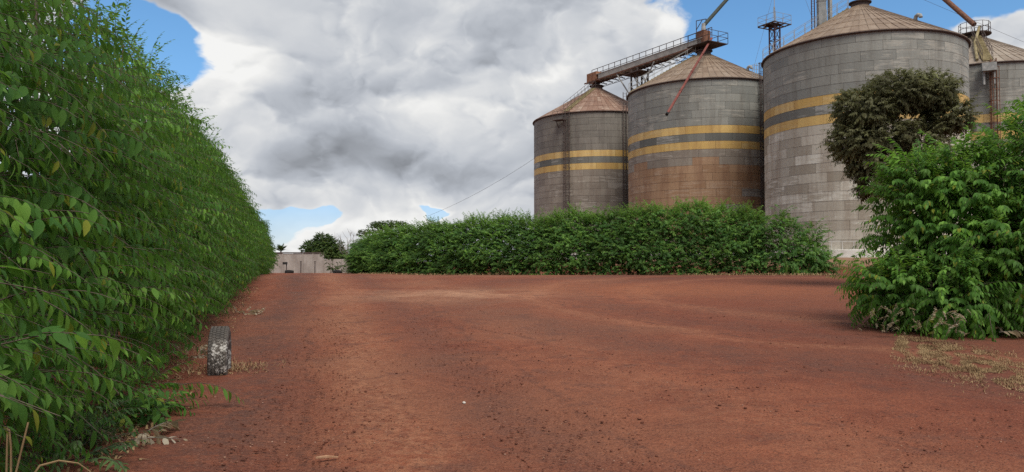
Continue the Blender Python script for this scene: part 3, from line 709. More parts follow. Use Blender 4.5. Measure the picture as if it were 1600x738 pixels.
for a, b in (((1415, 290), (1345, 200)), ((1417, 300), (1350, 270)), ((1412, 260), (1460, 170)), ((1408, 240), (1390, 150)), ((1414, 280), (1480, 200))):
    A = tp(*a); B = tp(*b); MB().path([A, (A + B) / 2 + Vector((0, .2, .15)), B], [.08, .055, .02], 6).build('branch', M['bark'], root)

# ------------------------------------------------------------------ grain silos
RS = 8.0; ZB = 2.67; NR = 22; ZE = 19.4; RH = (ZE - ZB) / NR; NP = 20; DA = 2 * math.pi / NP
RT = .62; SL = .575
def wall_panel_mesh(key, m):
    mb = MB(); n = 6; g = .0011; a0, a1 = g, DA - g; z0, z1 = .004, RH - .004; ro, ri = RS, RS - .04
    out = []; vs = []
    for i in range(n + 1):
        an = a0 + (a1 - a0) * i / n; c, s_ = math.cos(an), math.sin(an)
        # lower edge laps outward over the sheet below
        vs += [(ri * c, ri * s_, z0), ((ro + .012) * c, (ro + .012) * s_, z0), (ro * c, ro * s_, z1), (ri * c, ri * s_, z1)]
    fs = []
    for i in range(n):
        for k in range(3): fs.append((i * 4 + k, (i + 1) * 4 + k, (i + 1) * 4 + k + 1, i * 4 + k + 1))
    fs += [(0, 1, 2, 3), (n * 4 + 3, n * 4 + 2, n * 4 + 1, n * 4)]
    mb.face_block(vs, fs); me = mb.mesh('wall_panel', m)
    return me
NSEC, NRR = 72, 5; DS = 2 * math.pi / NSEC; RE = RS + .14
def roof_z(r): return (RE - r) * SL
def roof_panel_mesh(k, m):
    r1 = RE - (RE - RT) * k / NRR; r0 = RE - (RE - RT) * (k + 1) / NRR; g = .0032
    mb = MB(); lo = .06; c0, s0, c1, s1 = math.cos(g), math.sin(g), math.cos(DS - g), math.sin(DS - g)
    vs = [(r1 * c0, r1 * s0, roof_z(r1) + lo), (r1 * c1, r1 * s1, roof_z(r1) + lo), (r0 * c1, r0 * s1, roof_z(r0) + .012), (r0 * c0, r0 * s0, roof_z(r0) + .012),
          (r1 * c0, r1 * s0, roof_z(r1) - .02), (r1 * c1, r1 * s1, roof_z(r1) - .02)]
    mb.face_block(vs, [(0, 1, 2, 3), (4, 5, 1, 0)])
    wv = .035; h = .085    # standing rib along one edge
    def pt(r, s_, hh): return (r * math.cos(0) , s_, roof_z(r) + hh)
    vs = [pt(r1 + .03, -wv, .0), pt(r1 + .03, -wv * .6, h), pt(r1 + .03, wv * .6, h), pt(r1 + .03, wv, 0), pt(r0, -wv, 0), pt(r0, -wv * .6, h), pt(r0, wv * .6, h), pt(r0, wv, 0)]
    mb.face_block(vs, [(0, 4, 5, 1), (1, 5, 6, 2), (2, 6, 7, 3), (0, 1, 2, 3)])
    return mb.mesh('roof_panel', m)
WP = {k: wall_panel_mesh(k, M[k]) for k in ('sheet_upper', 'sheet_upper_brown', 'sheet_lower', 'sheet_lower_brown', 'sheet_dust', 'sheet_yellow', 'sheet_band')}
RP = {k: [roof_panel_mesh(i, M[k]) for i in range(NRR)] for k in ('roof_sheet', 'roof_sheet_rusty', 'roof_sheet_pale')}
def radial(phi, r, z): return Vector((r * math.cos(phi), r * math.sin(phi), z))
def phi_at(center, px, r=RS):
    """angle round a silo of the near surface point seen at picture column px"""
    d = ray(px, 369); d = Vector((d.x, d.y)).normalized(); c = Vector(center[:2]); b = d.dot(c); disc = b * b - (c.length_squared - r * r)
    t_ = b - math.sqrt(max(0, disc)); q = d * t_ - c; return math.atan2(q.y, q.x)
def ladder(root, phi, z0, z1, r=RS + .22, cage=False, wd=.42, m='dark_steel', zc=None):
    e = radial(phi + math.pi / 2, 1, 0); o = radial(phi, r, 0); mb = MB()
    for s_ in (-1, 1): mb.beam(o + e * wd / 2 * s_ + Vector((0, 0, z0)), o + e * wd / 2 * s_ + Vector((0, 0, z1)), .075, .075)
    z = z0 + .2
    while z < z1: mb.tube(o - e * wd / 2 + Vector((0, 0, z)), o + e * wd / 2 + Vector((0, 0, z)), .018, n=4); z += .32
    z = z0 + 1
    while z < min(z1, ZE):     # stays back to the wall
        for s_ in (-1, 1): mb.tube(o + e * wd / 2 * s_ + Vector((0, 0, z)), radial(phi, RS - .02, z) + e * wd / 2 * s_, .02, n=4)
        z += 2.3
    lad = mb.build('ladder', M[m], root)
    if cage:
        mb = MB(); z = z0 + 2.2; rad = .42
        angs = [R_(a) for a in (-110, -60, -20, 20, 60, 110)]; ring = lambda zz: [o + radial(phi, .12, zz) + radial(phi + a, rad, 0) for a in angs]
        zs = []
        while z < z1: zs.append(z); z += 1.0
        for zz in zs:
            q = ring(zz)
            for a, b in zip(q, q[1:]): mb.tube(a, b, .035, n=4)
        qa, qb = ring(zs[0]), ring(zs[-1])
        for a, b in zip(qa[1:-1], qb[1:-1]): mb.tube(a, b, .03, n=4)
        mb.build('safety_cage', M[m], lad)
def roof_stair(root, phi, m='yellow_stair', wd=.6, railm='grey_steel', board=True):
    e = radial(phi + math.pi / 2, 1, 0); mb = MB(); rl = MB()
    A = radial(phi, RE - .1, ZE + roof_z(RE - .1) + .14); B = radial(phi, RT + .35, ZE + roof_z(RT + .35) + .14)
    if board:
        mb.beam(A, B, wd, .08); n = 22
        for i in range(n): mb.beam(A.lerp(B, (i + .5) / n) - e * wd / 2 + Vector((0, 0, .07)), A.lerp(B, (i + .5) / n) + e * wd / 2 + Vector((0, 0, .07)), .06, .05)
        mb.build('roof_stair', M[m], root)
    for s_ in (-1, 1):
        for h in (.5, 1.0): rl.tube(A + e * wd / 2 * s_ + Vector((0, 0, h)), B + e * wd / 2 * s_ + Vector((0, 0, h)), .022, n=4)
        for i in range(9): q = A.lerp(B, i / 8) + e * wd / 2 * s_; rl.tube(q, q + Vector((0, 0, 1.0)), .022, n=4)
    rl.build('roof_handrail', M[railm], root)
def ring_rail(root, r, z, h=1.0, n=12, m='dark_steel', name='top_railing', rails=(.5, 1.0)):
    mb = MB()
    for i in range(n):
        a, b = 2 * math.pi * i / n, 2 * math.pi * (i + 1) / n
        mb.tube(radial(a, r, z), radial(a, r, z + h), .025, n=4)
        for q in rails: mb.tube(radial(a, r, z + q * h), radial(b, r, z + q * h), .025, n=4)
    mb.build(name, M[m], root)
def vent(root, phi, r):
    o = radial(phi, r, ZE + roof_z(r) - .05); e = radial(phi, 1, 0)
    pts = [o, o + Vector((0, 0, .25))] + [o + Vector((0, 0, .25)) + e * (.24 - .24 * math.cos(a)) + Vector((0, 0, .24 * math.sin(a))) for a in (R_(40), R_(90), R_(140), R_(180))] + [o + e * .48 + Vector((0, 0, .2))]
    MB().path(pts, .15, 10).build('roof_vent', M['grey_steel'], root, True)
def silo(center, label, upper, lower, roof, dusty_from=None):
    root = tag(empty('grain_silo', (center[0], center[1], 0)), label, 'silo', 'corrugated steel grain silos behind the hedge')
    cam_phi = math.atan2(-center[1], -center[0])
    MB().lathe([(RS - .035, ZB - .01), (RS - .035, ZE), (0.01, ZE)], 80).build('wall_core', M['core'], root, False)
    MB().lathe([(RE - .12, ZE - .02), (RT - .1, ZE + roof_z(RT) - .14)], 72).build('roof_deck', M['core'], root)
    MB().lathe([(RS + .55, BASE - .6), (RS + .55, ZB - .03), (RS + .5, ZB), (RS - .2, ZB)], 64).build('plinth', M['plinth'], root)
    MB().lathe([(RS + .02, ZE - .10), (RS + .15, ZE - .10), (RS + .20, ZE - .03), (RS + .15, ZE + .01), (RS + .02, ZE + .01)], 72).build('eave_gutter', M['dark_steel'], root)
    for k in range(NR):               # k counts rings from the bottom
        b = NR - 1 - k                # from the top
        shift = (k % 2) * DA / 2 + (k % 3) * DA * .13
        for i in range(NP):
            a = i * DA + shift; mid = a + DA / 2; dlt = (mid - cam_phi + math.pi) % (2 * math.pi) - math.pi
            if abs(dlt) > R_(104): continue
            if b in (6, 8): mk = 'sheet_yellow'
            elif b == 7: mk = 'sheet_band'
            elif b < 6: mk = upper
            else: mk = lower if dusty_from is None or b < dusty_from or (b == dusty_from and (i * 7 + k) % 3) or (i * 13 + k * 5) % 23 == 0 else 'sheet_dust'
            o = bpy.data.objects.new('wall_panel', WP[mk]); o.location = (0, 0, ZB + k * RH); o.rotation_euler = (0, 0, a); link(o, root)
    for k in range(NRR):
        for i in range(NSEC):
            a = i * DS; dlt = (a - cam_phi + math.pi) % (2 * math.pi) - math.pi
            if abs(dlt) > R_(108): continue
            o = bpy.data.objects.new('roof_panel', RP[roof][k]); o.location = (0, 0, ZE); o.rotation_euler = (0, 0, a); link(o, root)
    zt = ZE + roof_z(RT)
    MB().lathe([(RT + .12, zt - .12), (RT + .12, zt + .32), (RT + .3, zt + .34), (RT + .3, zt + .42), (.01, zt + .44)], 28).build('roof_cap', M['dark_steel'], root)
    return root
C1, C2, C3, C4 = (10.8, 97.9), (20.4, 81.6), (30.1, 66.2), (45.5, 75.4)
ZT = ZE + roof_z(RT) + .44
s1 = silo(C1, 'far end grain silo under the rusty conveyor end, caged ladder up its wall', 'sheet_upper_brown', 'sheet_lower_brown', 'roof_sheet_rusty')
s2 = silo(C2, 'middle grain silo with orange-brown lower wall and a red spout leaning across it', 'sheet_upper', 'sheet_lower_brown', 'roof_sheet', 10)
s3 = silo(C3, 'largest grey grain silo with yellow bands, partly behind the dark olive-leaved tree', 'sheet_upper', 'sheet_lower', 'roof_sheet')
s4 = silo(C4, 'grain silo mostly hidden behind the big right shrub, brown spout running into its roof', 'sheet_upper', 'sheet_lower', 'roof_sheet_pale')
ph = phi_at(C1, 888); ladder(s1, ph, ZB, ZE + .4, cage=True, m='dark_steel', wd=.55); ladder(s1, phi_at(C1, 976), ZB, ZE + 2.2)
roof_stair(s1, phi_at(C1, 880) + .05, railm='dark_steel')
mb = MB(); ph2 = phi_at(C1, 879); e = radial(ph2 + math.pi / 2, 1, 0); q = radial(ph2, RS + .6, ZE - .9)
mb.beam(q - e * .7, q + e * .7, .9, .08)
for s_ in (-.7, 0, .7): mb.tube(q + e * s_ + radial(ph2, .42, 0), q + e * s_ + radial(ph2, .42, 1.0), .025, n=4)
for h in (.5, 1.0): mb.tube(q - e * .7 + radial(ph2, .42, h), q + e * .7 + radial(ph2, .42, h), .025, n=4)
for s_ in (-.5, .5): mb.beam(q + e * s_, radial(ph2, RS, ZE - 1.7) + e * s_, .06, .06)
mb.build('ladder_platform', M['dark_steel'], s1)
ladder(s2, phi_at(C2, 1190), ZB, ZE + 1.6, cage=True); roof_stair(s2, phi_at(C2, 1000) - .35, railm='grey_steel')
vent(s2, phi_at(C2, 1176, 6), 5.6)
roof_stair(s3, phi_at(C3, 1215) - .45, railm='grey_steel'); vent(s3, phi_at(C3, 1447, 6), 5.4)
mb = MB(); q0, q1 = phi_at(C3, 1286), phi_at(C3, 1420)
rr = RS + .4; n = 9
for i in range(n):
    a = q0 + (q1 - q0) * i / (n - 1); b = q0 + (q1 - q0) * (i + 1) / (n - 1)
    mb.tube(radial(a, rr, ZB), radial(a, rr, ZB + .62), .03, n=4)
    if i < n - 1: mb.tube(radial(a, rr, ZB + .62), radial(b, rr, ZB + .62), .03, n=4)
mb.build('base_railing', M['pale_rail'], s3)
ph = phi_at(C4, 1549); ladder(s4, phi_at(C4, 1557), ZB, ZE + .3, cage=True, m='rust'); roof_stair(s4, ph, wd=.8, board=True, railm='dark_steel')
ring_rail(s4, 1.35, ZT - .1, 1.05, 12); MB().lathe([(.5, ZT - .2), (1.45, ZT - .16), (1.45, ZT - .08), (.5, ZT - .08)], 24).build('top_platform', M['dark_steel'], s4)
mb = MB(); e = radial(ph + math.pi / 2, 1, 0); q = radial(ph, RS + .6, ZE - .55); mb.beam(q - e * .55, q + e * .55, .8, .7)
for s_ in (-.4, .4): mb.beam(q + e * s_ + Vector((0, 0, -.35)), q + e * s_ + Vector((0, 0, -1.5)), .16, .16)
mb.build('ladder_platform', M['grey_steel'], s4)
MB().path([radial(ph + .35, .9, ZT + .4), radial(ph - .12, 4, ZE + roof_z(4) + .5), radial(ph - .1, RE - .3, ZE + .4)], .13, 8).build('drop_pipe', M['yellow_stair'], s4)

# ------------------------------------------------------------------ conveyor gallery between the two far silos
def gallery():
    A = Vector((C1[0], C1[1], 0)); B = Vector((C2[0], C2[1], 0)); d = (B - A).normalized(); A2 = A - d * 1.2; B2 = B + d * .3; ln = (B2 - A2).length
    root = tag(empty('conveyor_gallery', (A2.x, A2.y, ZT), math.atan2(d.y, d.x)), 'long conveyor gallery with walkway and handrail bridging the two far silo roofs', 'conveyor')
    zt = .55                     # local: x along, y across, z up from the silo top
    MB().box((ln / 2 + 1, 0, zt + .38), (ln - 2.4, 1.0, .66)).build('trough', M['trough'], root)
    MB().beam((.6, 0, zt + .74), (ln, 0, zt + .745), 1.1, .06).build('trough_cover', M['trough'], root)
    for s_ in (-1, 1): MB().beam((-.6, s_ * .62, zt - .02), (ln + .5, s_ * .62, zt - .02), .09, .16).build('beam', M['rust'], root)
    MB().box((ln / 2, .95, zt + .34), (ln + 1, .7, .05)).build('walkway', M['dark_steel'], root)
    nb = 17; br = MB().beam((0, 1.35, 0), (0, -.85, 0), .08, .08).tube((0, 1.3, 0), (0, .5, -.5), .03, n=4).tube((0, -.7, 0), (0, .5, -.5), .03, n=4).mesh('bracket', M['dark_steel'])
    pm = MB().tube((0, 0, 0), (0, 0, 1.12), .04, n=5).mesh('post', M['dark_steel'])
    for i in range(nb):
        x = ln * (i + .3) / nb
        o = link(bpy.data.objects.new('bracket', br), root); o.location = (x, 0, zt - .2)
    for i in range(19):
        x = -.5 + (ln + .9) * i / 18
        o = link(bpy.data.objects.new('post', pm), root); o.location = (x, .5, zt + .76)
    for h in (.56, 1.12): MB().tube((-.5, .5, zt + h + .76), (ln + .4, .5, zt + h + .76), .04, n=5).build('handrail', M['dark_steel'], root)
    MB().tube((.2, .5, zt - .72), (ln, .5, zt - .72), .035, n=5).build('lower_chord', M['dark_steel'], root)
    hood = MB(); vs = [(-.2, -.55, zt + .05), (-.2, -.55, zt + 1.15), (1.8, -.55, zt + 1.15), (1.8, -.55, zt + .2), (1.0, -.55, zt - .35)]
    n = len(vs); hood.face_block(vs + [(a, .55, c) for a, _, c in vs], [tuple(range(n))[::-1], tuple(range(n, 2 * n))] + [(i, (i + 1) % n, n + (i + 1) % n, n + i) for i in range(n)])
    hood.build('end_hood', M['rust_hood'], root)
    MB().tube((1.2, 0, -.25), (1.2, 0, zt - .2), .32, n=12).build('drop_chute', M['dark_steel'], root)
    x = ln - .3                   # head over the nearer silo
    MB().box((x, 0, zt + .7), (1.0, 1.0, 1.7)).build('head_box', M['rust'], root)
    MB().tube((x, 0, -.3), (x, 0, zt - .1), .4, n=12).build('drop_chute', M['dark_steel'], root)
    MB().tube((x, 0, zt + 1.5), (x, 0, zt + 2.4), .26, .2, 12).build('inlet', M['grey_steel'], root)
    MB().box((x + .5, 0, zt - .12), (3.2, 2.8, .07)).build('head_platform', M['dark_steel'], root)
    rl = MB(); cs = [(x - .9, -1.4), (x + 2.1, -1.4), (x + 2.1, 1.4), (x - .9, 1.4)]
    for a, b in zip(cs, cs[1:]):
        for h in (.6, 1.15): rl.tube((a[0], a[1], zt + h - .1), (b[0], b[1], zt + h - .1), .03, n=4)
        for k in range(3): t_ = k / 2; rl.tube((a[0] + (b[0] - a[0]) * t_, a[1] + (b[1] - a[1]) * t_, zt - .1), (a[0] + (b[0] - a[0]) * t_, a[1] + (b[1] - a[1]) * t_, zt + 1.05), .03, n=4)
    rl.build('head_railing', M['dark_steel'], root)
    dv = MB(); y = .5; x2 = x - 1.6   # lifting frame
    for a, b in (((x2, y, zt), (x2, y, zt + 3.2)), ((x2, y, zt + 3.2), (x2 + 1.5, y, zt + 3.0)), ((x2 + 1.5, y, zt + 3.0), (x2 + .8, y, zt + 1.2)), ((x2, y, zt + 2.2), (x2 + .9, y, zt + 3.05))): dv.tube(a, b, .045, n=5)
    dv.build('lifting_frame', M['dark_steel'], root)
    # trestle carrying the middle
    u_ = .47; tpos = A2.lerp(B2, u_)
    tr = tag(empty('support_tower', (tpos.x, tpos.y, gz(tpos.x, tpos.y)), math.atan2(d.y, d.x)), 'steel trestle holding up the middle of the conveyor gallery', 'trestle')
    H = ZT + zt - .25 - tr.location.z; lg = MB().beam((0, 0, -.2), (0, 0, H), .16, .16).mesh('leg', M['dark_steel'])
    for sx_ in (-.55, .55):
        for sy in (-.8, .8): o = link(bpy.data.objects.new('leg', lg), tr); o.location = (sx_, sy, 0)
    z = H - .3
    while z > 3:
        for sy in (-.8, .8):
            MB().beam((-.55, sy, z), (.55, sy, z), .08, .08).build('cross_beam', M['dark_steel'], tr); MB().beam((-.55, sy, z), (.55, sy, z - 1.6), .06, .06).build('brace', M['dark_steel'], tr)
        for sx_ in (-.55, .55): MB().beam((sx_, -.8, z - .05), (sx_, .8, z - 1.6), .06, .06).build('brace', M['dark_steel'], tr)
        z -= 1.7
    for s_ in (-1, 1):
        MB().beam((s_ * .6, -.7, H - 3.4), (s_ * 3.4, -.7, H + .05), .12, .12).build('knee_brace', M['grey_steel'], tr)
    MB().box((0, -.3, H - .55), (3.2, 2.0, .08)).build('platform', M['dark_steel'], tr)
gallery()

# ------------------------------------------------------------------ spouts, bucket elevator, mast tower
TOP2 = Vector((C2[0], C2[1], ZT + 2.7)); TOP4 = Vector((C4[0], C4[1], ZT + .9)); EL = Vector((38.5, 95, 0)); ELZ = 47
def spout(name, label, p, q, r, m, flange=3., cat='pipe', mouth=None):
    p = Vector(p); q = Vector(q); root = tag(empty(name, p), label, cat); d = q - p
    MB().tube((0, 0, 0), d, r, n=12).build('pipe_barrel', M[m], root, False)
    n = int(d.length / flange); fm = None
    for i in range(1, n):
        o = MB().tube(d * (i / n) - d.normalized() * .04, d * (i / n) + d.normalized() * .04, r * 1.25, n=12).build('flange', M[m], root)
    if mouth: MB().tube(d - d.normalized() * .02, d + d.normalized() * .3, r * 1.15, n=12).build('rubber_mouth', M[mouth], root)
    return root, d
pr = at(1043, 177, 66); p0 = at(1112, 60, 80.9)
root, d = spout('spout_pipe', 'thin red loading spout hanging free from the middle silo top', p0, pr, .115, 'red_pipe', 4, mouth='black')
spout('spout_pipe', 'dark green grain pipe sloping up to the sky from the middle silo top', TOP2, EL + Vector((-.6, -.4, ELZ)), .2, 'green_pipe', 5)
spout('spout_pipe', 'brown grain pipe sloping down into the far right silo top', TOP4, EL + Vector((.7, -.4, ELZ)), .25, 'rust', 5)
el = tag(empty('bucket_elevator', (EL.x, EL.y, gz(EL.x, EL.y))), 'tall grey bucket elevator casing rising behind the largest silo roof', 'elevator')
for x, wd in ((0, .95), (1.05, .3)):
    MB().box((x - .1, 0, 23), (wd, .7, 47)).build('casing', M['casing'] if wd > .5 else M['grey_steel'], el)
fl = MB().box((0, 0, 0), (1.06, .8, .07)).mesh('flange', M['casing'])
for i in range(15): o = link(bpy.data.objects.new('flange', fl), el); o.location = (-.1, 0, 2 + i * 3.)
for s_ in (-.18, .18): MB().beam((-1.15 + s_, 0, 0), (-1.15 + s_, 0, 46), .1, .12).build('ladder_stringer', M['purple_steel'], el)
mb = MB()
for i in range(140): mb.tube((-1.33, 0, 1 + i * .32), (-.97, 0, 1 + i * .32), .02, n=4)
o = mb.build('rung', M['purple_steel'], el); o['kind'] = 'stuff'
MB().box((0, 0, 47.3), (2.4, 1.2, 1.8)).build('head', M['casing'], el)

def mast_tower():
    Y = 91; b = at(1212, 200, Y); g = gz(b.x, Y); zp = at(1212, 41, Y).z
    rz = R_(28); root = tag(empty('mast_tower', (b.x, Y, g), rz), 'slim purple lattice tower with square railed platform and thin mast on top', 'tower')
    H = zp - g; hw = .42
    lg = MB().beam((0, 0, 0), (0, 0, H), .13, .13).mesh('leg', M['purple_steel'])
    for sx_ in (-hw, hw):
        for sy in (-hw, hw): o = link(bpy.data.objects.new('leg', lg), root); o.location = (sx_, sy, 0)
    z = H - .25; c = [(-hw, -hw), (hw, -hw), (hw, hw), (-hw, hw)]; i = 0
    while z > 8:
        mb = MB()
        for k in range(4):
            a, b_ = c[k], c[(k + 1) % 4]; mb.beam((*a, z), (*b_, z), .07, .07)
            a, b_ = (a, b_) if i % 2 else (b_, a); mb.tube((*a, z), (*b_, z - 1.5), .022, n=4); mb.tube((*b_, z), (*a, z - 1.5), .022, n=4)
        mb.build('lattice', M['purple_steel'], root); z -= 1.5; i += 1
    pw_ = 1.32; mb = MB()
    for k in (-1, -.33, .33, 1):
        mb.beam((k * pw_, -pw_, H + .06), (k * pw_, pw_, H + .06), .12, .12); mb.beam((-pw_, k * pw_, H + .0), (pw_, k * pw_, H + .0), .12, .1)
    mb.build('platform_frame', M['dark_steel'], root)
    MB().box((-.2, .2, H + .14), (1.7, 1.7, .03)).build('platform_deck', M['rust'], root)
    mb = MB(); c = [(-pw_, -pw_), (pw_, -pw_), (pw_, pw_), (-pw_, pw_)]
    for k in range(4):
        a, b_ = Vector((*c[k], H)), Vector((*c[(k + 1) % 4], H))
        for h in (.55, 1.15): mb.tube(a + Vector((0, 0, h)), b_ + Vector((0, 0, h)), .022, n=4)
        for t_ in (0, .5): q = a.lerp(b_, t_); mb.tube(q, q + Vector((0, 0, 1.15)), .025, n=4)
    mb.build('platform_railing', M['grey_steel'], root)
    MB().tube((0, 0, H), (0, 0, H + 7), .05, .03, 6).build('mast', M['grey_steel'], root)
    for s_ in (-.3, .3): MB().tube((s_, 0, H), (s_ * .3, 0, H + 2.3), .03, n=5).build('mast_stay', M['grey_steel'], root)
    return root, Vector((b.x, Y, zp))
mt, mtop = mast_tower()
def wire(name, label, p, q, r=.016, sag=.0, cat='cable', group=None):
    p = Vector(p); q = Vector(q); pts = [p.lerp(q, i / 10) - Vector((0, 0, sag * 4 * (i / 10) * (1 - i / 10))) for i in range(11)]
    mb = MB().path([x - p for x in pts], r, 4); o = mb.build(name, M['dark_steel']); o.location = p; return tag(o, label, cat, group)
wire('guy_wire', 'thin guy wire slanting down left of the slim mast tower', at(1206, 0, 91), at(1176, 112, 86), .014)
wire('guy_wire', 'thin guy wire crossing the blue sky right of the slim mast tower', at(1228, -5, 91), at(1245, -40, 95) + Vector((0, 0, 0)), .014)
wire('guy_wire', 'thin guy wire dropping from above towards the largest silo roof', at(1255, -10, 88), at(1272, 36, 80), .014)
wire('guy_wire', 'long thin wire crossing the sky above the largest silo, right of its peak', at(1425, -8, 84), at(1600, 66, 90), .014)
wire('power_cable', 'thin sagging cable from the far end silo down behind the hedge', at(836, 247, 96), at(668, 338, 110), .016, .5)
# (a little handrail that shows above the eave beside the middle silo's ladder)
mb = MB(); ph = phi_at(C2, 1186)
for k in range(4): mb.tube(radial(ph - .03 * k, RS + .15, ZE + .1), radial(ph - .03 * k, RS + .15, ZE + 1.6 - .1 * k), .03, n=4)
for h in (.5, .9, 1.3): mb.tube(radial(ph, RS + .15, ZE + h), radial(ph - .09, RS + .15, ZE + h), .025, n=4)
mb.build('ladder_head_railing', M['grey_steel'], s2)

# ------------------------------------------------------------------ far end of the yard: wall, posts, tyres, trees
YW = 80
def far_wall():
    a = at(395, 428, YW); b = at(505, 428, YW); c = at(548, 427, YW); g = gz(a.x, YW)
    zt = at(450, 396, YW).z; zt2 = at(520, 405, YW).z
    root = tag(empty('wall', ((a.x + b.x) / 2, YW, g)), 'weathered pale concrete wall closing the far end of the road, stepped lower at one end', 'wall')
    n = 7; wd = (b.x - a.x) / n
    for i in range(n):
        x = a.x + wd * (i + .5); h = zt - g + U(-.03, .03)
        MB().box((x - root.location.x, 0, h / 2 - .1), (wd - .03, .16, h + .2)).build('wall_panel', M['wall'], root)
    for i in range(n + 1):
        x = a.x + wd * i; MB().box((x - root.location.x, -.02, (zt - g) / 2 - .1), (.11, .24, zt - g + .16)).build('pillar', M['wall'], root)
    MB().box(((a.x + b.x) / 2 - root.location.x, 0, zt - g + .06), (b.x - a.x + .1, .3, .1)).build('coping', M['dark_steel'], root)
    for i in range(3):
        w2 = (c.x - b.x) / 3; x = b.x + w2 * (i + .5); MB().box((x - root.location.x, .1, (zt2 - g) / 2 - .1), (w2 - .03, .16, zt2 - g + .2)).build('wall_panel', M['wall'], root)
far_wall()
def far_post(px, y0, y1, Y, label, box=False):
    b = at(px, y1, Y); g = gz(b.x, b.y); h = at(px, y0, Y).z - g
    root = tag(empty('post', (b.x, b.y, g)), label, 'post')
    MB().box((0, 0, h / 2 - .1), (.08, .08, h + .2)).build('post_shaft', M['dark_steel'], root)
    if box: MB().box((-.12, -.08, h - .1), (.42, .2, .24)).build('box', M['black'], root)
    else: MB().box((0, 0, h + .02), (.15, .15, .05)).build('cap', M['dark_steel'], root)
far_post(447.5, 410, 426, 76, 'thin dark post carrying a small dark box, in front of the pale wall', True)
far_post(470, 409, 425, 78, 'thin plain dark post before the pale wall, nearer the boxed post')
far_post(492, 409, 425, 78, 'thin plain dark post before the pale wall, nearer the far hedge')

def tyre_mesh(root, Ro, wd, m, groove=True):
    hw = wd / 2
    prof = [(Ro * .60, -hw * .75), (Ro * .70, -hw * .98), (Ro * .84, -hw * 1.05), (Ro * .945, -hw * .96), (Ro * .965, -hw * .88)]
    for y in (-.62, -.22, .22, .62):
        if groove: prof += [(Ro * .975, hw * (y - .09)), (Ro * .945, hw * (y - .06)), (Ro * .945, hw * (y + .06)), (Ro * .975, hw * (y + .09))]
    prof += [(Ro * .965, hw * .88), (Ro * .945, hw * .96), (Ro * .84, hw * 1.05), (Ro * .70, hw * .98), (Ro * .60, hw * .75), (Ro * .66, hw * .7), (Ro * .88, hw * .8), (Ro * .88, -hw * .8), (Ro * .66, -hw * .7), (Ro * .60, -hw * .75)]
    return MB().lathe(prof, 56).build('carcass', m, root)
def standing_tyre():
    p = ground_at(343, 581); Ro = .46
    root = tag(empty('tyre', (p.x, p.y, p.z + .22)), 'old truck tyre with flaking whitewash, standing half buried at the hedge foot', 'tyre')
    root.rotation_euler = (R_(90), R_(1.5), R_(106))
    tyre_mesh(root, Ro, .265, M['tyre'])
    mb = MB()
    for row, (y, w_) in enumerate(((-.76, .2), (-.42, .26), (0, .3), (.42, .26), (.76, .2))):
        for i in range(58):
            a = 2 * math.pi * (i + (.5 if row % 2 else 0)) / 58; hw = .1325
            R3 = Matrix.Rotation(a, 3, 'Z') @ Matrix.Rotation(.25 * (1 if row % 2 else -1), 3, 'X')
            mb.box(radial(a, Ro * .985, y * hw), (.007, .040, w_ * hw * 1.05), R3)
    o = mb.build('tread_block', M['tyre'], root); o['kind'] = 'stuff'
    return p
TY = standing_tyre()
def flat_tyre(px, py, label):
    p = ground_at(px, py) if py > 431 else None
    q = at(px, py, 72); q.z = gz(q.x, q.y)
    root = tag(empty('tyre', (q.x, q.y, q.z + .12)), label, 'tyre', 'dark tyres lying at the far end of the road'); root.rotation_euler = (R_(8), R_(4), 0)
    tyre_mesh(root, .42, .24, M['black'])
flat_tyre(452, 429, 'dark tyre lying flat before the far wall beside the boxed post')
flat_tyre(527, 425, 'dark tyre lying flat before the far wall beside the end of the hedge')

def small_tree(name, label, px, Y, lobes, key, n, sc, trunk_r=.14, branches=()):
    b = at(px, 425, Y); b.z = gz(b.x, b.y); s_ = Y / F
    L = [(tuple(at(x, y, Y) - b), (rx * s_, rx * s_ * .9, ry * s_), wt) for x, y, rx, ry, wt in lobes]
    root, pl = bush(name, label, 'tree', b, key, L, n, sc); pl.finish([tuple(b + Vector(L[0][0]))])
    c = Vector(L[0][0]); MB().path([Vector((0, 0, -.2)), c * .5, c], [trunk_r, trunk_r * .8, trunk_r * .4], 7).build('trunk', M['bark'], root)
    for l in L[1:]:
        A = c * .7; B = Vector(l[0]); MB().path([A, (A + B) / 2, B], [trunk_r * .5, trunk_r * .35, trunk_r * .12], 5).build('branch', M['bark'], root)
    return root, b
small_tree('tree', 'round dark green tree standing just behind the far wall', 504, 95, [(503, 390, 24, 20, 4), (485, 390, 14, 12, 1.5), (522, 392, 16, 16, 2), (506, 375, 14, 9, 1.2), (530, 400, 9, 10, 1)], 'tree', 2200, .75)
small_tree('tree', 'flat-topped dark tree with layered branches showing over the far hedge', 600, 112, [(597, 353, 22, 3.0, 1.5), (624, 352, 15, 2.6, 1), (612, 348, 20, 2.2, 1.2), (578, 362, 17, 2.6, 1), (588, 350, 8, 3, .6), (566, 366, 7, 3, .5), (604, 358, 16, 3, .8)], 'tree', 1600, .5, .2)
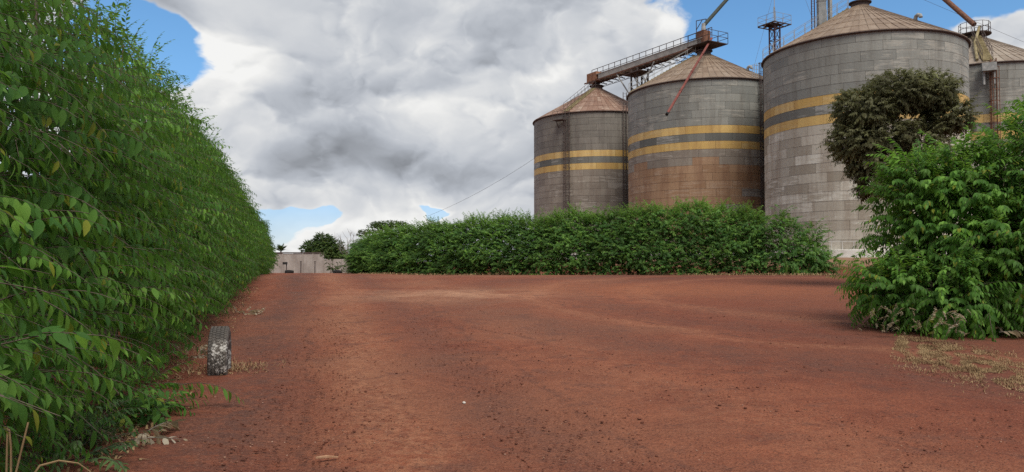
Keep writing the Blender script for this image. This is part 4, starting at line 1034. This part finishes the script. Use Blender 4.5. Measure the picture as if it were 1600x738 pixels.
def palm():
    Y = 96; b = at(439, 425, Y); b.z = gz(b.x, Y); root = tag(empty('palm_tree', b), 'small spiky-leaved palm behind the far wall at the end of the left hedge', 'palm')
    top = at(439, 393, Y) - b
    MB().path([Vector((0, 0, -.2)), top * .5, top], [.14, .12, .1], 7).build('trunk', M['bark'], root)
    for i in range(18):
        a = 2.4 * i; el_ = U(.25, 1.35); ln = U(.9, 1.25); mb = MB()
        for k in range(-3, 4):   # fan of blades on a stalk
            aa = a + k * .16; d = Vector((math.cos(aa) * math.cos(el_), math.sin(aa) * math.cos(el_), math.sin(el_))); s_ = d.cross(Vector((0, 0, 1))).normalized() * .05
            m_ = top + d * ln * .6; e_ = top + d * ln - Vector((0, 0, .12)); mb.face_block([top + d * .25, m_ - s_, e_, m_ + s_], [(0, 1, 2, 3)])
        mb.tube(top, top + Vector((math.cos(a) * math.cos(el_), math.sin(a) * math.cos(el_), math.sin(el_))) * ln * .5, .02, n=4)
        mb.build('frond', M['leaf_tree'], root)
palm()
def bare_tree():
    Y = 88; b = at(548, 425, Y); b.z = gz(b.x, Y); root = tag(empty('tree', b), 'leafless grey twiggy tree behind the left end of the far hedge', 'tree')
    MB().path([Vector((0, 0, -.2)), Vector((.1, 0, 1.6))], [.12, .09], 6).build('trunk', M['bark_pale'], root)
    for i in range(15):
        a = U(0, 6.28); sp_ = U(.4, 2.0); h = U(2.6, 4.9); A = Vector((.1, 0, U(.7, 1.6))); B = Vector((math.cos(a) * sp_, math.sin(a) * sp_, h)); m_ = A.lerp(B, .5) + Vector((math.cos(a), math.sin(a), 0)) * .25
        mb = MB().path([A, m_, B], [.04, .026, .010], 5)
        for k in range(9):
            t_ = U(.3, .97); q = A.lerp(B, t_) + (m_ - A.lerp(B, .5)) * (1 - abs(2 * t_ - 1)); b2_ = q + Vector((U(-.5, .5), U(-.5, .5), U(.2, .8))); mb.path([q, q.lerp(b2_, .5) + Vector((0, 0, -.06)), b2_], [.018, .013, .007], 4)
        mb.build('branch', M['bark_pale'], root)
bare_tree()
q = at(516, 424, 77); q.z = gz(q.x, q.y)
root, pl = bush('shrub', 'scrappy olive creeper growing up the low end of the far wall', 'shrub', q, 'tree', [((-.1, 0, 1.2), (.35, .25, .7), 1), ((.3, 0, .5), (.5, .3, .4), 1), ((-.5, .1, 1.7), (.3, .2, .2), .7), ((1.1, 0, .8), (.4, .3, .7), 1)], 70, .55)
pl.finish([tuple(q + Vector((0, 0, .4)))]); stems_to(root, [(-.1, 0, 1.5), (1.1, 0, .9)], .03, M['bark'])

# ------------------------------------------------------------------ ground litter, grasses, weeds
def gravel(name, n, mt, smin, smax, region, seed, label, wz=.6):
    r = np.random.default_rng(seed); bm_ = bmesh.new(); bmesh.ops.create_icosphere(bm_, subdivisions=1, radius=1); base = np.array([v_.co[:] for v_ in bm_.verts]); fs = np.array([[v_.index for v_ in f.verts] for f in bm_.faces]); bm_.free()
    Vs, Fs, b = [], [], 0
    for i in range(n):
        x, y = region(r); s_ = smin * (smax / smin) ** (r.random() ** 2.2)
        vs = base * (1 + r.normal(0, .16, (len(base), 1))) * np.array([1, r.uniform(.6, 1), wz * r.uniform(.5, 1)]) * s_; a = r.uniform(0, 6.28)
        vs = vs @ np.array([[math.cos(a), -math.sin(a), 0], [math.sin(a), math.cos(a), 0], [0, 0, 1]]).T + np.array([x, y, gz(x, y) + s_ * .12])
        Vs.append(vs); Fs.append(fs + b); b += len(base)
    o = link(bpy.data.objects.new(name, raw_mesh(name, np.concatenate(Vs), np.concatenate(Fs), mt))); return tag(o, label, None, None, 'stuff')
def reg_all(r):
    while True:
        y = 3.2 + 19 * r.random() ** 1.6; x = r.uniform(-.68, .68) * y
        if x > HI + HS * y - .3 and (mnoise.noise((x * .45, y * .45, 2)) > -.15 or r.random() < .35): return x, y
def reg_track(r):
    while True:
        y = 3.2 + 16 * r.random() ** 1.5; c = r.normal(-.55, .5) if r.random() < .65 else r.normal(1.9, .6); return c - .21 * y, y
def reg_near(r):
    while True:
        y = 3.0 + 9 * r.random() ** 1.4; x = r.uniform(-.7, .7) * y
        if x > HI + HS * y - .3 and (mnoise.noise((x * .9, y * .9, 6)) + .5 * mnoise.noise((x * 3, y * 3, 6)) > -.1 or r.random() < .3): return x, y
gravel('gravel', 7000, M['clod'], .005, .024, reg_all, 1, 'small dark red clods scattered over the dirt yard')
gravel('gravel', 5000, M['clod'], .005, .018, reg_track, 2, 'dark gravel gathered in the wheel tracks')
gravel('gravel', 11000, M['clod'], .003, .010, reg_near, 4, 'fine red-brown grit covering the near dirt')
gravel('gravel', 3500, M['clod_pale'], .004, .012, reg_all, 3, 'pale grit scattered over the dirt yard')

def grass(name, label, region, n, hmin, hmax, mt, flat=.5, wd=.006, seed=1):
    r = random.Random(seed); mb = MB()
    for i in range(n):
        x, y = region(r); z = gz(x, y) - .01; a = r.uniform(0, 6.28); h = r.uniform(hmin, hmax); ln = r.uniform(flat * .4, flat) ; d = Vector((math.cos(a), math.sin(a), 0)); s_ = Vector((-d.y, d.x, 0)) * wd
        p_ = Vector((x, y, z)); m_ = p_ + d * h * ln * .5 + Vector((0, 0, h * .6 * (1.3 - ln))); e_ = p_ + d * h * ln * 1.3 + Vector((0, 0, h * .75 * max(.08, 1.05 - ln)))
        mb.face_block([p_ - s_, p_ + s_, m_ + s_ * .8, m_ - s_ * .8, e_], [(0, 1, 2, 3), (3, 2, 4)])
    o = mb.build(name, mt); return tag(o, label, None, None, 'stuff')
def reg_right(r):
    t_ = r.random(); k = r.gauss(0, .8)
    while mnoise.noise((t_ * 9, k * 2, 0)) < -.12: t_ = r.random(); k = r.gauss(0, .8)
    a = ground_at(1400, 536).lerp(ground_at(1610, 584), t_); b = Vector((.5, .9, 0)); w_ = .35 + .3 * mnoise.noise((a.x * 1.3, 0, 0)); return a.x + b.x * (k * w_ * 3.3 - .15), a.y + b.y * (k * w_ * 3.3 - .15)
grass('grass', 'dry straw-coloured grass on the dirt below the big right shrub', reg_right, 15000, .03, .11, M['straw_dark'], 1.0, .004, 3)
grass('grass', 'short dry grass tufts round the half-buried tyre', lambda r: (TY.x + r.gauss(.05, .32), TY.y + r.gauss(.25, .35)), 420, .05, .2, M['straw'], .9, .005, 4)
def reg_foot(r):
    px = r.uniform(560, 1310); k = (px - 560) / 750; Y = 61 - 19 * k ** .55 - .9 + r.gauss(0, .25) ; return (px - 800) / F * Y, Y
grass('grass', 'thin fringe of dry grass along the foot of the far hedge', reg_foot, 3000, .08, .3, M['straw'], .9, .02, 5)
def reg_lfoot(r):
    y = 4 + 26 * r.random() ** 1.5; return HI + HS * y - .15 + r.gauss(0, .22), y
grass('leaf_litter', 'dry leaf litter along the foot of the left hedge', reg_lfoot, 1500, .04, .12, M['straw'], 1.0, .012, 6)
for px, py, lab in ((790, 431, 'low heap of dry cut grass at the hedge foot, left of the silos'), (1028, 430, 'low heap of dry cut grass at the hedge foot, below the middle silo')):
    Y = 61 - 19 * ((px - 560) / 750) ** .55 - 1.1; x = (px - 800) / F * Y; g = gz(x, Y); r = random.Random(px); mb = MB()
    for i in range(260):
        a = r.uniform(0, 6.28); q = math.sqrt(r.random()); c = Vector((math.cos(a) * q * .75, math.sin(a) * q * .4, .24 * (1 - q * q) + r.uniform(-.02, .03))); d = Vector((r.gauss(0, 1), r.gauss(0, 1), r.gauss(0, .3))).normalized() * .2; s_ = Vector((-d.y, d.x, 0)) * .07
        mb.face_block([c - d, c + s_, c + d, c - s_], [(0, 1, 2, 3)])
    o = mb.build('grass_heap', M['straw']); o.location = (x, Y, g); tag(o, lab, 'grass heap')

def weed(px, py, label, n, size, key='weed', dead=0):
    b = ground_at(px, py); root = tag(empty('weed', b), label, 'weed'); pl = Plant(root, key)
    for i in range(n):
        a = U(0, 6.28); q = math.sqrt(random.random()) * size; x, y = b.x + math.cos(a) * q, b.y + math.sin(a) * q
        pl.add((x, y, gz(x, y) + U(.0, .28) * (1.2 - q / size)), a + G(0, .5), U(.05, .9), 0, (U(.5, .95) if key != 'dead' else U(.28, .5)), random.randrange(len(SPR[key])) if key != 'hedge' else random.choice((0, 2, 3, 3)))
    pl.finish([tuple(b + Vector((0, 0, .02)))])
weed(165, 655, 'low leafy green weed spreading from the hedge foot onto the dirt', 80, .48, 'hedge')
weed(95, 715, 'low broad clump of weeds at the near foot of the left hedge', 46, .35)
weed(300, 560, 'small weed with pale withered leaves between the tyre and the hedge', 9, .3, 'dead')
weed(205, 690, 'few withered pale leaves at the hedge foot between two green weeds', 7, .3, 'dead')
weed(380, 492, 'withered pale weed at the left hedge foot just beyond the tyre', 14, .45, 'dead')

st = Vector((-2.42, 4.0, gz(-2.42, 4.0))); root = tag(empty('grass_stalk', st), 'tuft of tall dry grass stalks by the left hedge, one bent over', 'grass')
Yg = 4.0
for j, pts in enumerate(([(10, 738), (11, 690), (12, 667)], [(17, 738), (17, 700), (14, 668)], [(22, 750), (33, 705), (44, 660)], [(48, 748), (62, 728), (92, 720), (122, 724), (142, 738)])):
    P_ = [Vector((-.15 + .1 * j, 0, -.03))] + [at(x, y, Yg + .03 * i) - st for i, (x, y) in enumerate(pts)]
    P_.insert(1, P_[0].lerp(P_[1], .55) + Vector((-.02, .02, .04)))
    MB().path(P_, [.007, .0065, .006, .0055, .005, .004, .003][:len(P_)], 5).build('stalk', M['straw'], root)
wp = ground_at(725, 632); bm_ = bmesh.new(); bmesh.ops.create_icosphere(bm_, subdivisions=2, radius=.022)
for v_ in bm_.verts: v_.co *= 1 + .25 * mnoise.noise(v_.co * 40); v_.co.z *= .7
me = bpy.data.meshes.new('pebble'); bm_.to_mesh(me); bm_.free(); me.materials.append(M['stone']); o = link(bpy.data.objects.new('pebble', me)); o.location = wp + Vector((0, 0, .02)); tag(o, 'single whitish pebble lying in the middle of the dirt yard', 'pebble')
wp = ground_at(510, 718); mb = MB().face_block([(-.09, -.012, 0), (.02, -.02, .004), (.1, -.008, 0), (.095, .006, 0), (0, .014, .004), (-.08, .01, 0), (-.09, -.012, .014), (.02, -.02, .02), (.1, -.008, .012), (.095, .006, .012), (0, .014, .02), (-.08, .01, .014)],
    [(5, 4, 3, 2, 1, 0), (6, 7, 8, 9, 10, 11)] + [(i, (i + 1) % 6, 6 + (i + 1) % 6, 6 + i) for i in range(6)]); m2 = MB(); 
m2.face_block([(-.09, -.012, 0), (.02, -.02, .004), (.1, -.008, 0), (.095, .006, 0), (0, .014, .004), (-.08, .01, 0), (-.09, -.012, .014), (.02, -.02, .02), (.1, -.008, .012), (.095, .006, .012), (0, .014, .02), (-.08, .01, .014)],
    [(5, 4, 3, 2, 1, 0), (6, 7, 8, 9, 10, 11)] + [(i, (i + 1) % 6, 6 + (i + 1) % 6, 6 + i) for i in range(6)])
o = m2.build('wood_chip', M['wood']); o.location = wp + Vector((0, 0, .012)); o.rotation_euler = (0, 0, .15); tag(o, 'flat splinter of wood lying on the dirt near the camera', 'wood chip')
